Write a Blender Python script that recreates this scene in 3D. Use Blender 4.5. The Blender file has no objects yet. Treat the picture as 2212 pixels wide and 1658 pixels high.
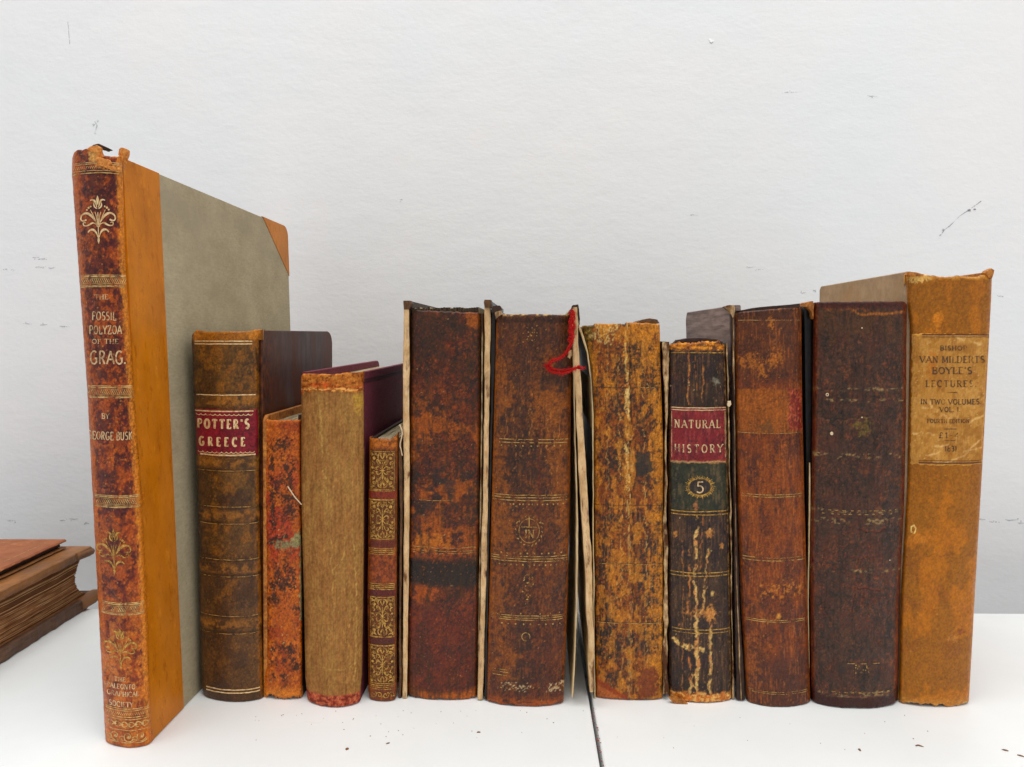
import bpy, math, random
import numpy as np
from mathutils import Vector, Matrix

# ------------------------------------------------------------------ camera, light, exposure
sc = bpy.context.scene
F, CX, CY, HZ, H = 1450.0, 1106.0, 829.0, 723.0, 0.215      # measured in a 2212 x 1658 view of the photograph
TILT = math.atan((CY - HZ) / F)
cd = bpy.data.cameras.new('camera')
cam = bpy.data.objects.new('camera', cd)
sc.collection.objects.link(cam)
cd.sensor_width = 36.0
cd.lens = F / 2212 * 36.0
cd.clip_start = 0.01
cd.clip_end = 50
cam.location = (0, 0, H)
cam.rotation_euler = (math.pi / 2 - TILT, 0, 0)
sc.camera = cam
w = bpy.data.worlds.new('World'); sc.world = w; w.use_nodes = True
bg = w.node_tree.nodes['Background']
bg.inputs[0].default_value = (0.97, 0.985, 1.0, 1); bg.inputs[1].default_value = 0.66
def area(name, loc, target, sx, sy, power, col):
    ld = bpy.data.lights.new(name, 'AREA'); ld.shape = 'RECTANGLE'; ld.size = sx; ld.size_y = sy
    ld.energy = power; ld.color = col
    o = bpy.data.objects.new(name, ld); sc.collection.objects.link(o); o.location = loc
    o.rotation_euler = (Vector(target) - Vector(loc)).to_track_quat('-Z', 'Y').to_euler()
area('ceiling_light', (-0.1, 0.0, 1.75), (0, 0.42, 0.1), 1.6, 0.8, 21.5, (1.0, 0.99, 0.96))
area('ceiling_light', (1.3, -0.9, 1.6), (0.1, 0.5, 0.1), 0.9, 0.9, 7.0, (1.0, 0.98, 0.95))
sc.view_settings.view_transform = 'Standard'; sc.view_settings.look = 'None'
sc.view_settings.exposure = 0.0; sc.view_settings.gamma = 1.0

# ------------------------------------------------------------------ maths helpers
rnd = random.Random(7)
def lin(c):
    c = np.asarray(c, float) / 255.0
    return np.where(c <= 0.04045, c / 12.92, ((c + 0.055) / 1.055) ** 2.4)
def L(r, g, b): return lin((r, g, b))
def ss(a, b, x):
    t = np.clip((x - a) / (b - a), 0, 1); return t * t * (3 - 2 * t)
def ray(px, py):
    """direction in world space of a view position (px, py)"""
    px = np.asarray(px, float); py = np.asarray(py, float)
    a = (px - CX) / F; b = -(py - CY) / F
    ct, st = math.cos(TILT), math.sin(TILT)
    return np.stack([a, ct + b * st, -st + b * ct], -1)
def ground(px, py, z=0.0):
    d = ray(px, py); t = (z - H) / d[..., 2]
    return np.array([d[..., 0] * t, d[..., 1] * t, 0 * t + z])
def project(P):
    P = np.asarray(P, float); ct, st = math.cos(TILT), math.sin(TILT)
    z = P[..., 2] - H
    f = P[..., 1] * ct - z * st; u = P[..., 1] * st + z * ct
    return CX + F * P[..., 0] / f, CY - F * u / f
def _hash(ix, iy, seed):
    h = (ix.astype(np.int64) * 374761393 + iy.astype(np.int64) * 668265263 + seed * 974634777) & 0xffffffff
    h = ((h ^ (h >> 13)) * 1274126177) & 0xffffffff
    h = ((h ^ (h >> 16)) * 2246822519) & 0xffffffff
    return ((h ^ (h >> 15)) & 0xffffff) / float(0xffffff)
def vn(x, y, seed=0):
    ix = np.floor(x); iy = np.floor(y); fx = x - ix; fy = y - iy
    fx = fx * fx * (3 - 2 * fx); fy = fy * fy * (3 - 2 * fy)
    a = _hash(ix, iy, seed); b = _hash(ix + 1, iy, seed); c = _hash(ix, iy + 1, seed); d = _hash(ix + 1, iy + 1, seed)
    return (a * (1 - fx) + b * fx) * (1 - fy) + (c * (1 - fx) + d * fx) * fy
def fbm(x, y, seed=0, o=4, g=0.55):
    s = 0; a = 1; n = 0
    for i in range(o):
        s = s + a * vn(x * 2 ** i + 17.3 * i, y * 2 ** i - 9.1 * i, seed + i * 31); n += a; a *= g
    return ss(0.18, 0.82, s / n)
def ridge(x, y, seed=0, o=3):
    s = 0; a = 1; n = 0
    for i in range(o):
        s = s + a * (1 - np.abs(2 * vn(x * 2 ** i, y * 2 ** i, seed + i * 13) - 1)); n += a; a *= 0.55
    return s / n
def cells(x, y, seed=0):
    ix = np.floor(x); iy = np.floor(y); best = np.full(x.shape, 9.0); rid = np.zeros(x.shape)
    for dx in (-1, 0, 1):
        for dy in (-1, 0, 1):
            cx = ix + dx; cy = iy + dy
            px = cx + _hash(cx, cy, seed); py = cy + _hash(cx, cy, seed + 5)
            d = np.hypot(px - x, py - y); m = d < best
            best = np.where(m, d, best); rid = np.where(m, _hash(cx, cy, seed + 9), rid)
    return best, rid
def poly_at(pts, t):
    pts = sorted(pts); return np.interp(t, [p[0] for p in pts], [p[1] for p in pts])

# ------------------------------------------------------------------ materials
def new_mat(name):
    m = bpy.data.materials.new(name); m.use_nodes = True
    nt = m.node_tree; b = nt.nodes['Principled BSDF']
    return m, nt, b
def N(nt, t, **k):
    n = nt.nodes.new(t)
    for a, v in k.items():
        if a in n.inputs: n.inputs[a].default_value = v
        else: setattr(n, a, v)
    return n
def noise_node(nt, scale, detail=4, stretch=None, rough=0.6):
    tc = N(nt, 'ShaderNodeTexCoord'); mp = N(nt, 'ShaderNodeMapping')
    nt.links.new(tc.outputs['Object'], mp.inputs[0])
    if stretch: mp.inputs['Scale'].default_value = stretch
    n = N(nt, 'ShaderNodeTexNoise'); n.inputs['Scale'].default_value = scale; n.inputs['Detail'].default_value = detail
    n.inputs['Roughness'].default_value = rough
    nt.links.new(mp.outputs[0], n.inputs['Vector']); return n
def ramp(nt, src, a, b, ca, cb):
    r = N(nt, 'ShaderNodeValToRGB'); r.color_ramp.elements[0].position = a; r.color_ramp.elements[1].position = b
    r.color_ramp.elements[0].color = (*ca, 1) if len(ca) == 3 else ca
    r.color_ramp.elements[1].color = (*cb, 1) if len(cb) == 3 else cb
    nt.links.new(src, r.inputs[0]); return r
def mulc(nt, a, b, fac=1.0):
    m = N(nt, 'ShaderNodeMix', data_type='RGBA', blend_type='MULTIPLY'); m.inputs[0].default_value = fac
    nt.links.new(a, m.inputs[6]); nt.links.new(b, m.inputs[7]); return m.outputs[2]
def bump(nt, b, h, strength, dist):
    n = N(nt, 'ShaderNodeBump'); n.inputs['Strength'].default_value = strength; n.inputs['Distance'].default_value = dist
    nt.links.new(h, n.inputs['Height'])
    if b.inputs['Normal'].links: nt.links.new(b.inputs['Normal'].links[0].from_socket, n.inputs['Normal'])
    nt.links.new(n.outputs[0], b.inputs['Normal'])

def painted_leather(name, rough=(0.24, 0.56), grain=1000, fine=(0.58, 1.32), spec=0.3, stretch=(1, 1, .85), bs=.5, crack=.55):
    """leather whose stains and wear come from the 'paint' attribute, with procedural grain on top"""
    m, nt, b = new_mat(name)
    at = N(nt, 'ShaderNodeAttribute'); at.attribute_name = 'paint'
    n1 = noise_node(nt, grain, 6, stretch, .7)
    r1 = ramp(nt, n1.outputs['Fac'], .3, .7, (fine[0],) * 3, (fine[1],) * 3)
    c = mulc(nt, at.outputs['Color'], r1.outputs[0])
    tc = N(nt, 'ShaderNodeTexCoord'); wn = N(nt, 'ShaderNodeTexNoise'); wn.inputs['Scale'].default_value = 260; wn.inputs['Detail'].default_value = 3; nt.links.new(tc.outputs['Object'], wn.inputs['Vector'])
    wa = N(nt, 'ShaderNodeVectorMath', operation='MULTIPLY_ADD'); nt.links.new(wn.outputs['Color'], wa.inputs[0]); wa.inputs[1].default_value = (.0045, .0045, .0045); nt.links.new(tc.outputs['Object'], wa.inputs[2])
    vo = N(nt, 'ShaderNodeTexVoronoi', feature='DISTANCE_TO_EDGE'); vo.inputs['Scale'].default_value = 300; nt.links.new(wa.outputs[0], vo.inputs['Vector'])
    vr = ramp(nt, vo.outputs['Distance'], .0, .10, (1 - crack,) * 3, (1, 1, 1))
    mn = noise_node(nt, 55, 4); mr = ramp(nt, mn.outputs['Fac'], .42, .6, (0, 0, 0), (1, 1, 1))
    mx = N(nt, 'ShaderNodeMix', data_type='RGBA', blend_type='MULTIPLY'); nt.links.new(mr.outputs[0], mx.inputs[0]); nt.links.new(c, mx.inputs[6]); nt.links.new(vr.outputs[0], mx.inputs[7]); c = mx.outputs[2]
    nt.links.new(c, b.inputs['Base Color'])
    n2 = noise_node(nt, 260, 5, (1, 1, .5))
    r2 = ramp(nt, n2.outputs['Fac'], .35, .65, (rough[0],) * 3, (rough[1],) * 3)
    nt.links.new(r2.outputs[0], b.inputs['Roughness'])
    b.inputs['Specular IOR Level'].default_value = spec
    n3 = noise_node(nt, 420, 6, (1, 1, .7), .65)
    bump(nt, b, n1.outputs['Fac'], bs, .0004)
    bump(nt, b, n3.outputs['Fac'], bs, .0007)
    return m
def surface(name, ca, cb, scale=300, stretch=(1, 1, 1), rough=.6, bs=.3, bd=.0004, spec=.3, lo=.35, hi=.65, detail=5, cc=None, scale2=40, fac2=(.5, .7)):
    m, nt, b = new_mat(name)
    n = noise_node(nt, scale, detail, stretch, .65)
    r = ramp(nt, n.outputs['Fac'], lo, hi, tuple(ca), tuple(cb)); out = r.outputs[0]
    if cc is not None:
        n2 = noise_node(nt, scale2, 5, stretch, .65)
        rr = ramp(nt, n2.outputs['Fac'], fac2[0], fac2[1], (0, 0, 0), (1, 1, 1))
        mx = N(nt, 'ShaderNodeMix', data_type='RGBA'); nt.links.new(rr.outputs[0], mx.inputs[0])
        nt.links.new(out, mx.inputs[6]); mx.inputs[7].default_value = (*cc, 1); out = mx.outputs[2]
    s1 = noise_node(nt, 38, 7, None, .7); q1 = ramp(nt, s1.outputs['Fac'], .34, .66, (.86, .86, .85), (1.07, 1.07, 1.08)); out = mulc(nt, out, q1.outputs[0])
    s2 = noise_node(nt, 620, 3, None, .6); q2 = ramp(nt, s2.outputs['Fac'], .62, .72, (1, 1, 1), (.74, .7, .66)); out = mulc(nt, out, q2.outputs[0], .8)
    nt.links.new(out, b.inputs['Base Color'])
    b.inputs['Roughness'].default_value = rough; b.inputs['Specular IOR Level'].default_value = spec
    if bs: bump(nt, b, n.outputs['Fac'], bs, bd)
    return m
def gilt(name, ca, cb, wear=.42, soft=.12, scale=520, metal=.25, rough=.42):
    """stamped metal leaf, partly rubbed away"""
    m, nt, b = new_mat(name)
    n = noise_node(nt, scale, 4, (1, 1, 1), .6)
    r = ramp(nt, n.outputs['Fac'], .35, .65, tuple(ca), tuple(cb)); nt.links.new(r.outputs[0], b.inputs['Base Color'])
    n2 = noise_node(nt, 230, 5, (1, 1, .8), .75)
    a = ramp(nt, n2.outputs['Fac'], wear - soft / 2, wear + soft / 2, (0, 0, 0), (1, 1, 1))
    nt.links.new(a.outputs[0], b.inputs['Alpha'])
    b.inputs['Metallic'].default_value = metal; b.inputs['Roughness'].default_value = rough
    return m

M = {}
M['leather'] = painted_leather('aged_leather')
M['leather_smooth'] = painted_leather('smooth_leather', rough=(.34, .55), fine=(.86, 1.12), bs=.22, crack=.15)
M['cloth'] = painted_leather('worn_cloth', rough=(.65, .8), grain=1200, fine=(.8, 1.18), spec=.15, stretch=(1, 1, .25), bs=.3, crack=.12)
M['gold'] = gilt('gold_leaf', L(178, 132, 68), L(226, 188, 120), .43, .2)
M['gold_fresh'] = gilt('bright_gold_leaf', L(196, 150, 90), L(246, 216, 164), .36, .16)
M['gold_worn'] = gilt('rubbed_gold_leaf', L(150, 108, 48), L(196, 152, 84), .47, .14)
M['gold_orn'] = gilt('ornament_gold_leaf', L(160, 112, 38), L(212, 164, 74), .45, .22, 700)
M['pale_ink'] = gilt('pale_gilt_letters', L(190, 148, 96), L(226, 194, 148), .42, .2, metal=.1)
M['torn_flap'] = surface('torn_leather_flesh_side', L(186, 100, 36), L(232, 160, 84), 800, (1, 1, 1), .8, .5, .0006, .15)
M['ink'] = gilt('printing_ink', L(62, 40, 20), L(96, 62, 32), .43, .2, metal=0, rough=.7)
M['ink_line'] = gilt('printed_rule', L(70, 30, 14), L(90, 44, 20), .28, .1, metal=0, rough=.7)
M['cream_edge'] = surface('bare_board_edge', L(190, 148, 100), L(232, 196, 148), 420, (1, 1, .3), .85, .4, .0005, .12, cc=L(122, 80, 50), scale2=210, fac2=(.54, .66))
M['torn_edge'] = surface('torn_board_edge', L(120, 80, 46), L(214, 180, 132), 500, (1, 1, .3), .85, .6, .001, .15, cc=L(84, 50, 30), scale2=130, fac2=(.48, .6))
M['dark_leather'] = surface('dark_board_leather', L(38, 24, 18), L(66, 42, 30), 500, (1, 1, .5), .55, .4)
M['black_leather'] = surface('black_board_leather', L(18, 14, 14), L(34, 28, 28), 500, (1, 1, .5), .35, .3)
M['brown_leather'] = surface('brown_board_leather', L(70, 44, 24), L(112, 74, 40), 500, (1, 1, .5), .55, .5)
M['amber_leather'] = surface('amber_leather', L(150, 84, 26), L(206, 134, 56), 600, (1, 1, .7), .6, .6, .0008, cc=L(110, 56, 20), scale2=220)
M['pages'] = surface('page_edges', L(150, 132, 100), L(214, 200, 168), 900, (1.6, .05, .05), .85, .35, .0004, .1)
M['dark_pages'] = surface('brown_page_edges', L(140, 90, 56), L(176, 122, 78), 160, (.5, .5, 2), .8, .2, .0003, .1, cc=L(116, 72, 44), scale2=40, fac2=(.5, .8))
M['lining'] = surface('spine_lining', L(46, 36, 28), L(92, 76, 58), 300, (3, 1, 1), .85, .5, .0008, .1)
M['paper'] = surface('loose_paper', L(196, 164, 118), L(222, 196, 150), 260, (1, 1, .4), .8, .2, .0003, .15)
M['thread'] = surface('red_thread', L(150, 14, 18), L(226, 44, 38), 1600, (1, 1, 1), .75, .3, .0003, .15)
M['cream_thread'] = surface('pale_thread', L(210, 180, 140), L(236, 214, 180), 1600, (1, 1, 1), .75, .2, .0002, .15)

# ------------------------------------------------------------------ mesh helpers
def link(o, parent=None):
    sc.collection.objects.link(o)
    if parent is not None: o.parent = parent
    return o
def mesh_obj(name, V, Fc, mats, parent=None, smooth=True, fm=None, paint=None):
    me = bpy.data.meshes.new(name)
    V = np.asarray(V, np.float32).reshape(-1, 3)
    if isinstance(Fc, np.ndarray):
        nf, k = Fc.shape
        me.vertices.add(len(V)); me.vertices.foreach_set('co', V.ravel())
        me.loops.add(nf * k); me.loops.foreach_set('vertex_index', Fc.astype(np.int32).ravel())
        me.polygons.add(nf); me.polygons.foreach_set('loop_start', np.arange(0, nf * k, k, dtype=np.int32))
        me.update(calc_edges=True)
    else:
        me.from_pydata(V.tolist(), [], Fc)
    me.polygons.foreach_set('use_smooth', np.full(len(me.polygons), bool(smooth)))
    for m in (mats if isinstance(mats, (list, tuple)) else [mats]): me.materials.append(m)
    if fm is not None: me.polygons.foreach_set('material_index', np.asarray(fm, np.int32))
    if paint is not None:
        at = me.color_attributes.new('paint', 'FLOAT_COLOR', 'POINT')
        c = np.ones((len(V), 4), np.float32); c[:, :3] = paint; at.data.foreach_set('color', c.ravel())
    me.validate(); me.update()
    return link(bpy.data.objects.new(name, me), parent)
def grid_faces(nr, nc, flip=False):
    i = np.arange(nr - 1)[:, None] * nc + np.arange(nc - 1)[None, :]
    f = np.stack([i, i + 1, i + nc + 1, i + nc], -1).reshape(-1, 4)
    return f[:, ::-1].copy() if flip else f
def ribbon(pts, wd, step=5.0):
    """polyline -> strip in drawing coordinates; wd number or per-point"""
    pts = np.asarray(pts, float); n = len(pts)
    wd = np.full(n, wd, float) if np.isscalar(wd) else np.asarray(wd, float)
    seg = np.hypot(*(pts[1:] - pts[:-1]).T); s = np.concatenate([[0], np.cumsum(seg)])
    k = max(2, n if n > 8 else 2, int(s[-1] / step) + 1)
    t = np.unique(np.concatenate([np.linspace(0, s[-1], k), s]))
    x = np.interp(t, s, pts[:, 0]); y = np.interp(t, s, pts[:, 1]); ww = np.interp(t, s, wd)
    dx = np.gradient(x); dy = np.gradient(y); l = np.hypot(dx, dy) + 1e-9
    nx, ny = -dy / l, dx / l
    a = np.stack([x + nx * ww / 2, y + ny * ww / 2], -1); b = np.stack([x - nx * ww / 2, y - ny * ww / 2], -1)
    P = np.stack([a, b], 1).reshape(-1, 2)
    return P, grid_faces(len(t), 2)
def disc(cx, cy, rx, ry=None, n=10, jag=0):
    ry = rx if ry is None else ry
    P = [(cx, cy)] + [(cx + rx * math.cos(2 * math.pi * i / n) * (1 + jag * (rnd.random() - .5)), cy + ry * math.sin(2 * math.pi * i / n) * (1 + jag * (rnd.random() - .5))) for i in range(n)]
    Fq = np.array([(0, 1 + i, 1 + (i + 1) % n, 0) for i in range(n)])
    return np.array(P), Fq
class Ink:
    """collects flat strips in drawing coordinates"""
    def __init__(s): s.P = []; s.F = []; s.FF = []; s.O = []; s.Z = []; s.n = 0; s.k = 0
    def add(s, PF):
        P, Fq = PF; s.P.append(P); ff = [tuple(dict.fromkeys(int(i) + s.n for i in f)) for f in Fq]; s.F.extend(ff); s.FF.append(ff); s.O.append(s.n)
        s.k += 1; s.Z.append(np.full(len(P), (s.k % 7) * 1.2e-5)); s.n += len(P)
    def line(s, pts, w=2.2): s.add(ribbon(pts, w))
    def dot(s, x, y, r, ry=None, jag=0): s.add(disc(x, y, r, ry, 9, jag))
def arc(cx, cy, rx, ry, a0, a1, n=10):
    return [(cx + rx * math.cos(math.radians(a)), cy + ry * math.sin(math.radians(a))) for a in np.linspace(a0, a1, n)]
A = arc
# capitals drawn as strokes: (weight, points) in a cell of height 1; sf = serif positions
GL = {
 'A': (.80, [(0, [(0, 0), (.4, 1)]), (1, [(.4, 1), (.8, 0)]), (0, [(.16, .36), (.64, .36)])], [(0, 0), (.8, 0)]),
 'B': (.68, [(1, [(.12, 0), (.12, 1)]), (0, [(.12, 1)] + A(.35, .76, .24, .24, 90, -90) + [(.12, .52)]), (1, [(.12, .52)] + A(.38, .26, .27, .26, 90, -90) + [(.12, 0)])], [(.08, 0), (.08, 1)]),
 'C': (.76, [(1, A(.42, .5, .38, .5, 50, 310, 16)), (0, [(.68, .72), (.68, .95)])], []),
 'D': (.78, [(1, [(.12, 0), (.12, 1)]), (0, [(.12, 1), (.3, 1)] + A(.32, .5, .4, .5, 90, -90, 12) + [(.12, 0)])], [(.08, 0), (.08, 1)]),
 'E': (.64, [(1, [(.12, 0), (.12, 1)]), (0, [(.12, 1), (.58, 1), (.58, .84)]), (0, [(.12, .52), (.46, .52)]), (0, [(.12, 0), (.6, 0), (.6, .18)])], [(.08, 0), (.08, 1)]),
 'F': (.62, [(1, [(.12, 0), (.12, 1)]), (0, [(.12, 1), (.58, 1), (.58, .82)]), (0, [(.12, .52), (.46, .52)])], [(.12, 0), (.08, 1)]),
 'G': (.80, [(1, A(.42, .5, .38, .5, 50, 315, 16)), (1, [(.7, .1), (.7, .44)]), (0, [(.5, .44), (.8, .44)])], []),
 'H': (.80, [(1, [(.12, 0), (.12, 1)]), (1, [(.68, 0), (.68, 1)]), (0, [(.12, .5), (.68, .5)])], [(.12, 0), (.12, 1), (.68, 0), (.68, 1)]),
 'I': (.28, [(1, [(.14, 0), (.14, 1)])], [(.14, 0), (.14, 1)]),
 'K': (.74, [(1, [(.12, 0), (.12, 1)]), (0, [(.12, .42), (.64, 1)]), (1, [(.3, .58), (.68, 0)])], [(.12, 0), (.12, 1), (.68, 0)]),
 'L': (.60, [(1, [(.12, 0), (.12, 1)]), (0, [(.12, 0), (.58, 0), (.58, .2)])], [(.12, 1), (.08, 0)]),
 'M': (.92, [(0, [(.1, 0), (.12, 1)]), (1, [(.12, 1), (.45, .08)]), (0, [(.45, .08), (.8, 1)]), (1, [(.8, 1), (.82, 0)])], [(.1, 0), (.82, 0)]),
 'N': (.82, [(0, [(.12, 0), (.12, 1)]), (1, [(.12, 1), (.7, 0)]), (0, [(.7, 0), (.7, 1)])], [(.12, 0), (.7, 1), (.08, 1)]),
 'O': (.84, [(1, A(.42, .5, .36, .48, 90, 450, 22))], []),
 'P': (.66, [(1, [(.12, 0), (.12, 1)]), (0, [(.12, 1)] + A(.34, .74, .28, .26, 90, -90) + [(.12, .48)])], [(.12, 0), (.08, 1)]),
 'R': (.74, [(1, [(.12, 0), (.12, 1)]), (0, [(.12, 1)] + A(.34, .75, .26, .25, 90, -90) + [(.12, .5)]), (1, [(.34, .5), (.66, 0)])], [(.12, 0), (.08, 1), (.68, 0)]),
 'S': (.62, [(1, A(.31, .74, .22, .25, 40, 250, 9) + A(.31, .26, .24, .26, 80, -140, 9))], []),
 'T': (.74, [(1, [(.37, 0), (.37, 1)]), (0, [(.04, .82), (.04, 1), (.7, 1), (.7, .82)])], [(.37, 0)]),
 'U': (.78, [(1, [(.12, 1), (.12, .35)] + A(.39, .3, .27, .3, 180, 360, 10) + [(.66, 1)])], [(.12, 1), (.66, 1)]),
 'V': (.80, [(1, [(0, 1), (.4, 0)]), (0, [(.4, 0), (.8, 1)])], [(0, 1), (.8, 1)]),
 'W': (1.1, [(1, [(0, 1), (.3, 0)]), (0, [(.3, 0), (.55, .9)]), (1, [(.55, .9), (.8, 0)]), (0, [(.8, 0), (1.08, 1)])], [(0, 1), (1.08, 1)]),
 'Y': (.76, [(1, [(0, 1), (.38, .48)]), (0, [(.38, .48), (.76, 1)]), (1, [(.38, .48), (.38, 0)])], [(0, 1), (.76, 1), (.38, 0)]),
 'Z': (.68, [(0, [(.06, .84), (.06, 1), (.6, 1)]), (1, [(.6, 1), (.04, 0)]), (0, [(.04, 0), (.64, 0), (.64, .18)])], []),
 '1': (.36, [(1, [(.2, 0), (.2, 1)]), (0, [(.04, .8), (.2, 1)])], [(.2, 0)]),
 '3': (.56, [(1, A(.26, .75, .22, .25, 140, -80, 8) + A(.27, .26, .25, .26, 80, -140, 8))], []),
 '4': (.62, [(0, [(.56, .3), (.02, .3), (.4, 1)]), (1, [(.4, 1), (.4, 0)])], []),
 '5': (.58, [(0, [(.14, .98), (.54, 1)]), (0, [(.14, 1), (.1, .56)]), (1, [(.1, .56)] + A(.25, .3, .28, .32, 105, -140, 11))], []),
 '8': (.58, [(1, A(.28, .76, .2, .23, 0, 360, 14)), (1, A(.28, .27, .25, .27, 0, 360, 14))], []),
 '£': (.62, [(1, [(.56, .82)] + A(.38, .78, .18, .22, 30, 190, 7) + [(.22, .1), (.06, 0), (.6, 0)]), (0, [(.06, .48), (.44, .48)])], []),
 '.': (.24, [(1, [(.08, .0), (.08, .12)])], []), "'": (.24, [(1, [(.1, .76), (.12, 1.02)])], []),
 '-': (.4, [(0, [(.04, .42), (.34, .42)])], []),
}
def text(ink, s, x0, x1, y0, y1, serif=True, thick=.17, thin=.09, gap=.16, jitter=0):
    """letters between x0..x1, cap tops at y0 and baseline at y1 (drawing y runs down)"""
    h = y1 - y0; tot = 0; lay = []
    for ch in s:
        if ch == ' ': tot += .45; continue
        g = GL[ch]; lay.append((tot, g)); tot += g[0] + gap
    tot -= gap; k = (x1 - x0) / tot; sgn = 1
    for off, (gw, st, sf) in lay:
        jy = (rnd.random() - .5) * jitter
        def T(p): return (x0 + (off + p[0]) * k, y1 - p[1] * h + jy)
        for wt, pts in st: ink.line([T(p) for p in pts], h * (thick if (wt or not serif) else thin))
        if serif:
            for (sx, sy) in sf:
                c = T((sx, sy)); d = .13 * k; yy = c[1] + (-.03 * h if sy < .5 else .03 * h)
                ink.line([(c[0] - d, yy), (c[0] + d, yy)], h * thin)
def spiral(cx, cy, r, a0, turns, n=12, grow=.1):
    o = []
    for i in range(n + 1):
        t = i / n; a = math.radians(a0 + 360 * turns * t); rr = r * (1 - t) + r * grow * t
        o.append((cx + rr * math.cos(a), cy + rr * math.sin(a)))
    return o
def taper(n, a, b, c): return list(np.interp(np.linspace(0, 1, n), [0, .5, 1], [a, b, c]))
def bez(p0, p1, p2, p3, n=12):
    t = np.linspace(0, 1, n)[:, None]; p0, p1, p2, p3 = map(np.array, (p0, p1, p2, p3))
    return ((1 - t) ** 3 * p0 + 3 * (1 - t) ** 2 * t * p1 + 3 * (1 - t) * t * t * p2 + t ** 3 * p3).tolist()
def fleuron(ink, cx, cy, W, Hh, lean=0.0, k=1.0):
    def T(x, y): return (cx + x * W / 2 + lean * y, cy + y * Hh / 2)
    def C(pts, w):
        P = [T(*p) for p in pts]; ink.add(ribbon(P, np.array(w) * k if not np.isscalar(w) else w * k, 3))
    C([(0, -1), (0, -.82), (0, -.62)], [1, 7, 1.5])
    for s in (-1, 1):
        C(bez((s * .05, -.5), (s * .1, -.75), (s * .22, -.9), (s * .42, -.8)), taper(12, 1.5, 4.5, 2))
        C(bez((s * .03, -.45), (s * .2, -.5), (s * .25, -.6), (s * .2, -.72)), taper(12, 1.5, 3.5, 2))
        C(bez((s * .1, .12), (s * .3, -.1), (s * .55, -.42), (s * .92, -.22), 14), taper(14, 1.5, 5.5, 3.5))
        C(bez((s * .92, -.22), (s * 1.08, -.02), (s * .9, .1), (s * .66, -.02)), taper(12, 3.5, 2.5, 4))
        C(bez((s * .12, .2), (s * .4, .0), (s * .45, .32), (s * .82, .22), 14), taper(14, 1.5, 4.2, 2))
        C(bez((s * .82, .22), (s * .92, .12), (s * .8, .05), (s * .7, .12), 8), taper(8, 2, 2.5, 1.5))
        C(bez((s * .05, .72), (s * .1, .45), (s * .4, .28), (s * .6, .52)), taper(12, 1.5, 5, 2.5))
        C(bez((s * .06, .3), (s * .12, 0), (s * .3, -.2), (s * .42, -.42)), 1.5)
        C(bez((s * .04, .2), (s * .06, -.1), (s * .12, -.2), (s * .16, -.32)), 1.5)
        for (x, y, r) in ((.52, -.5, 2.6), (.62, -.42, 2), (.4, -.55, 2)):
            p = T(s * x, y); ink.dot(p[0], p[1], r * k)
    C([(0, -.3), (0, .7)], 2.0)
    C([(0, .62), (0, .86), (0, 1)], [2, 5, 1])

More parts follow.
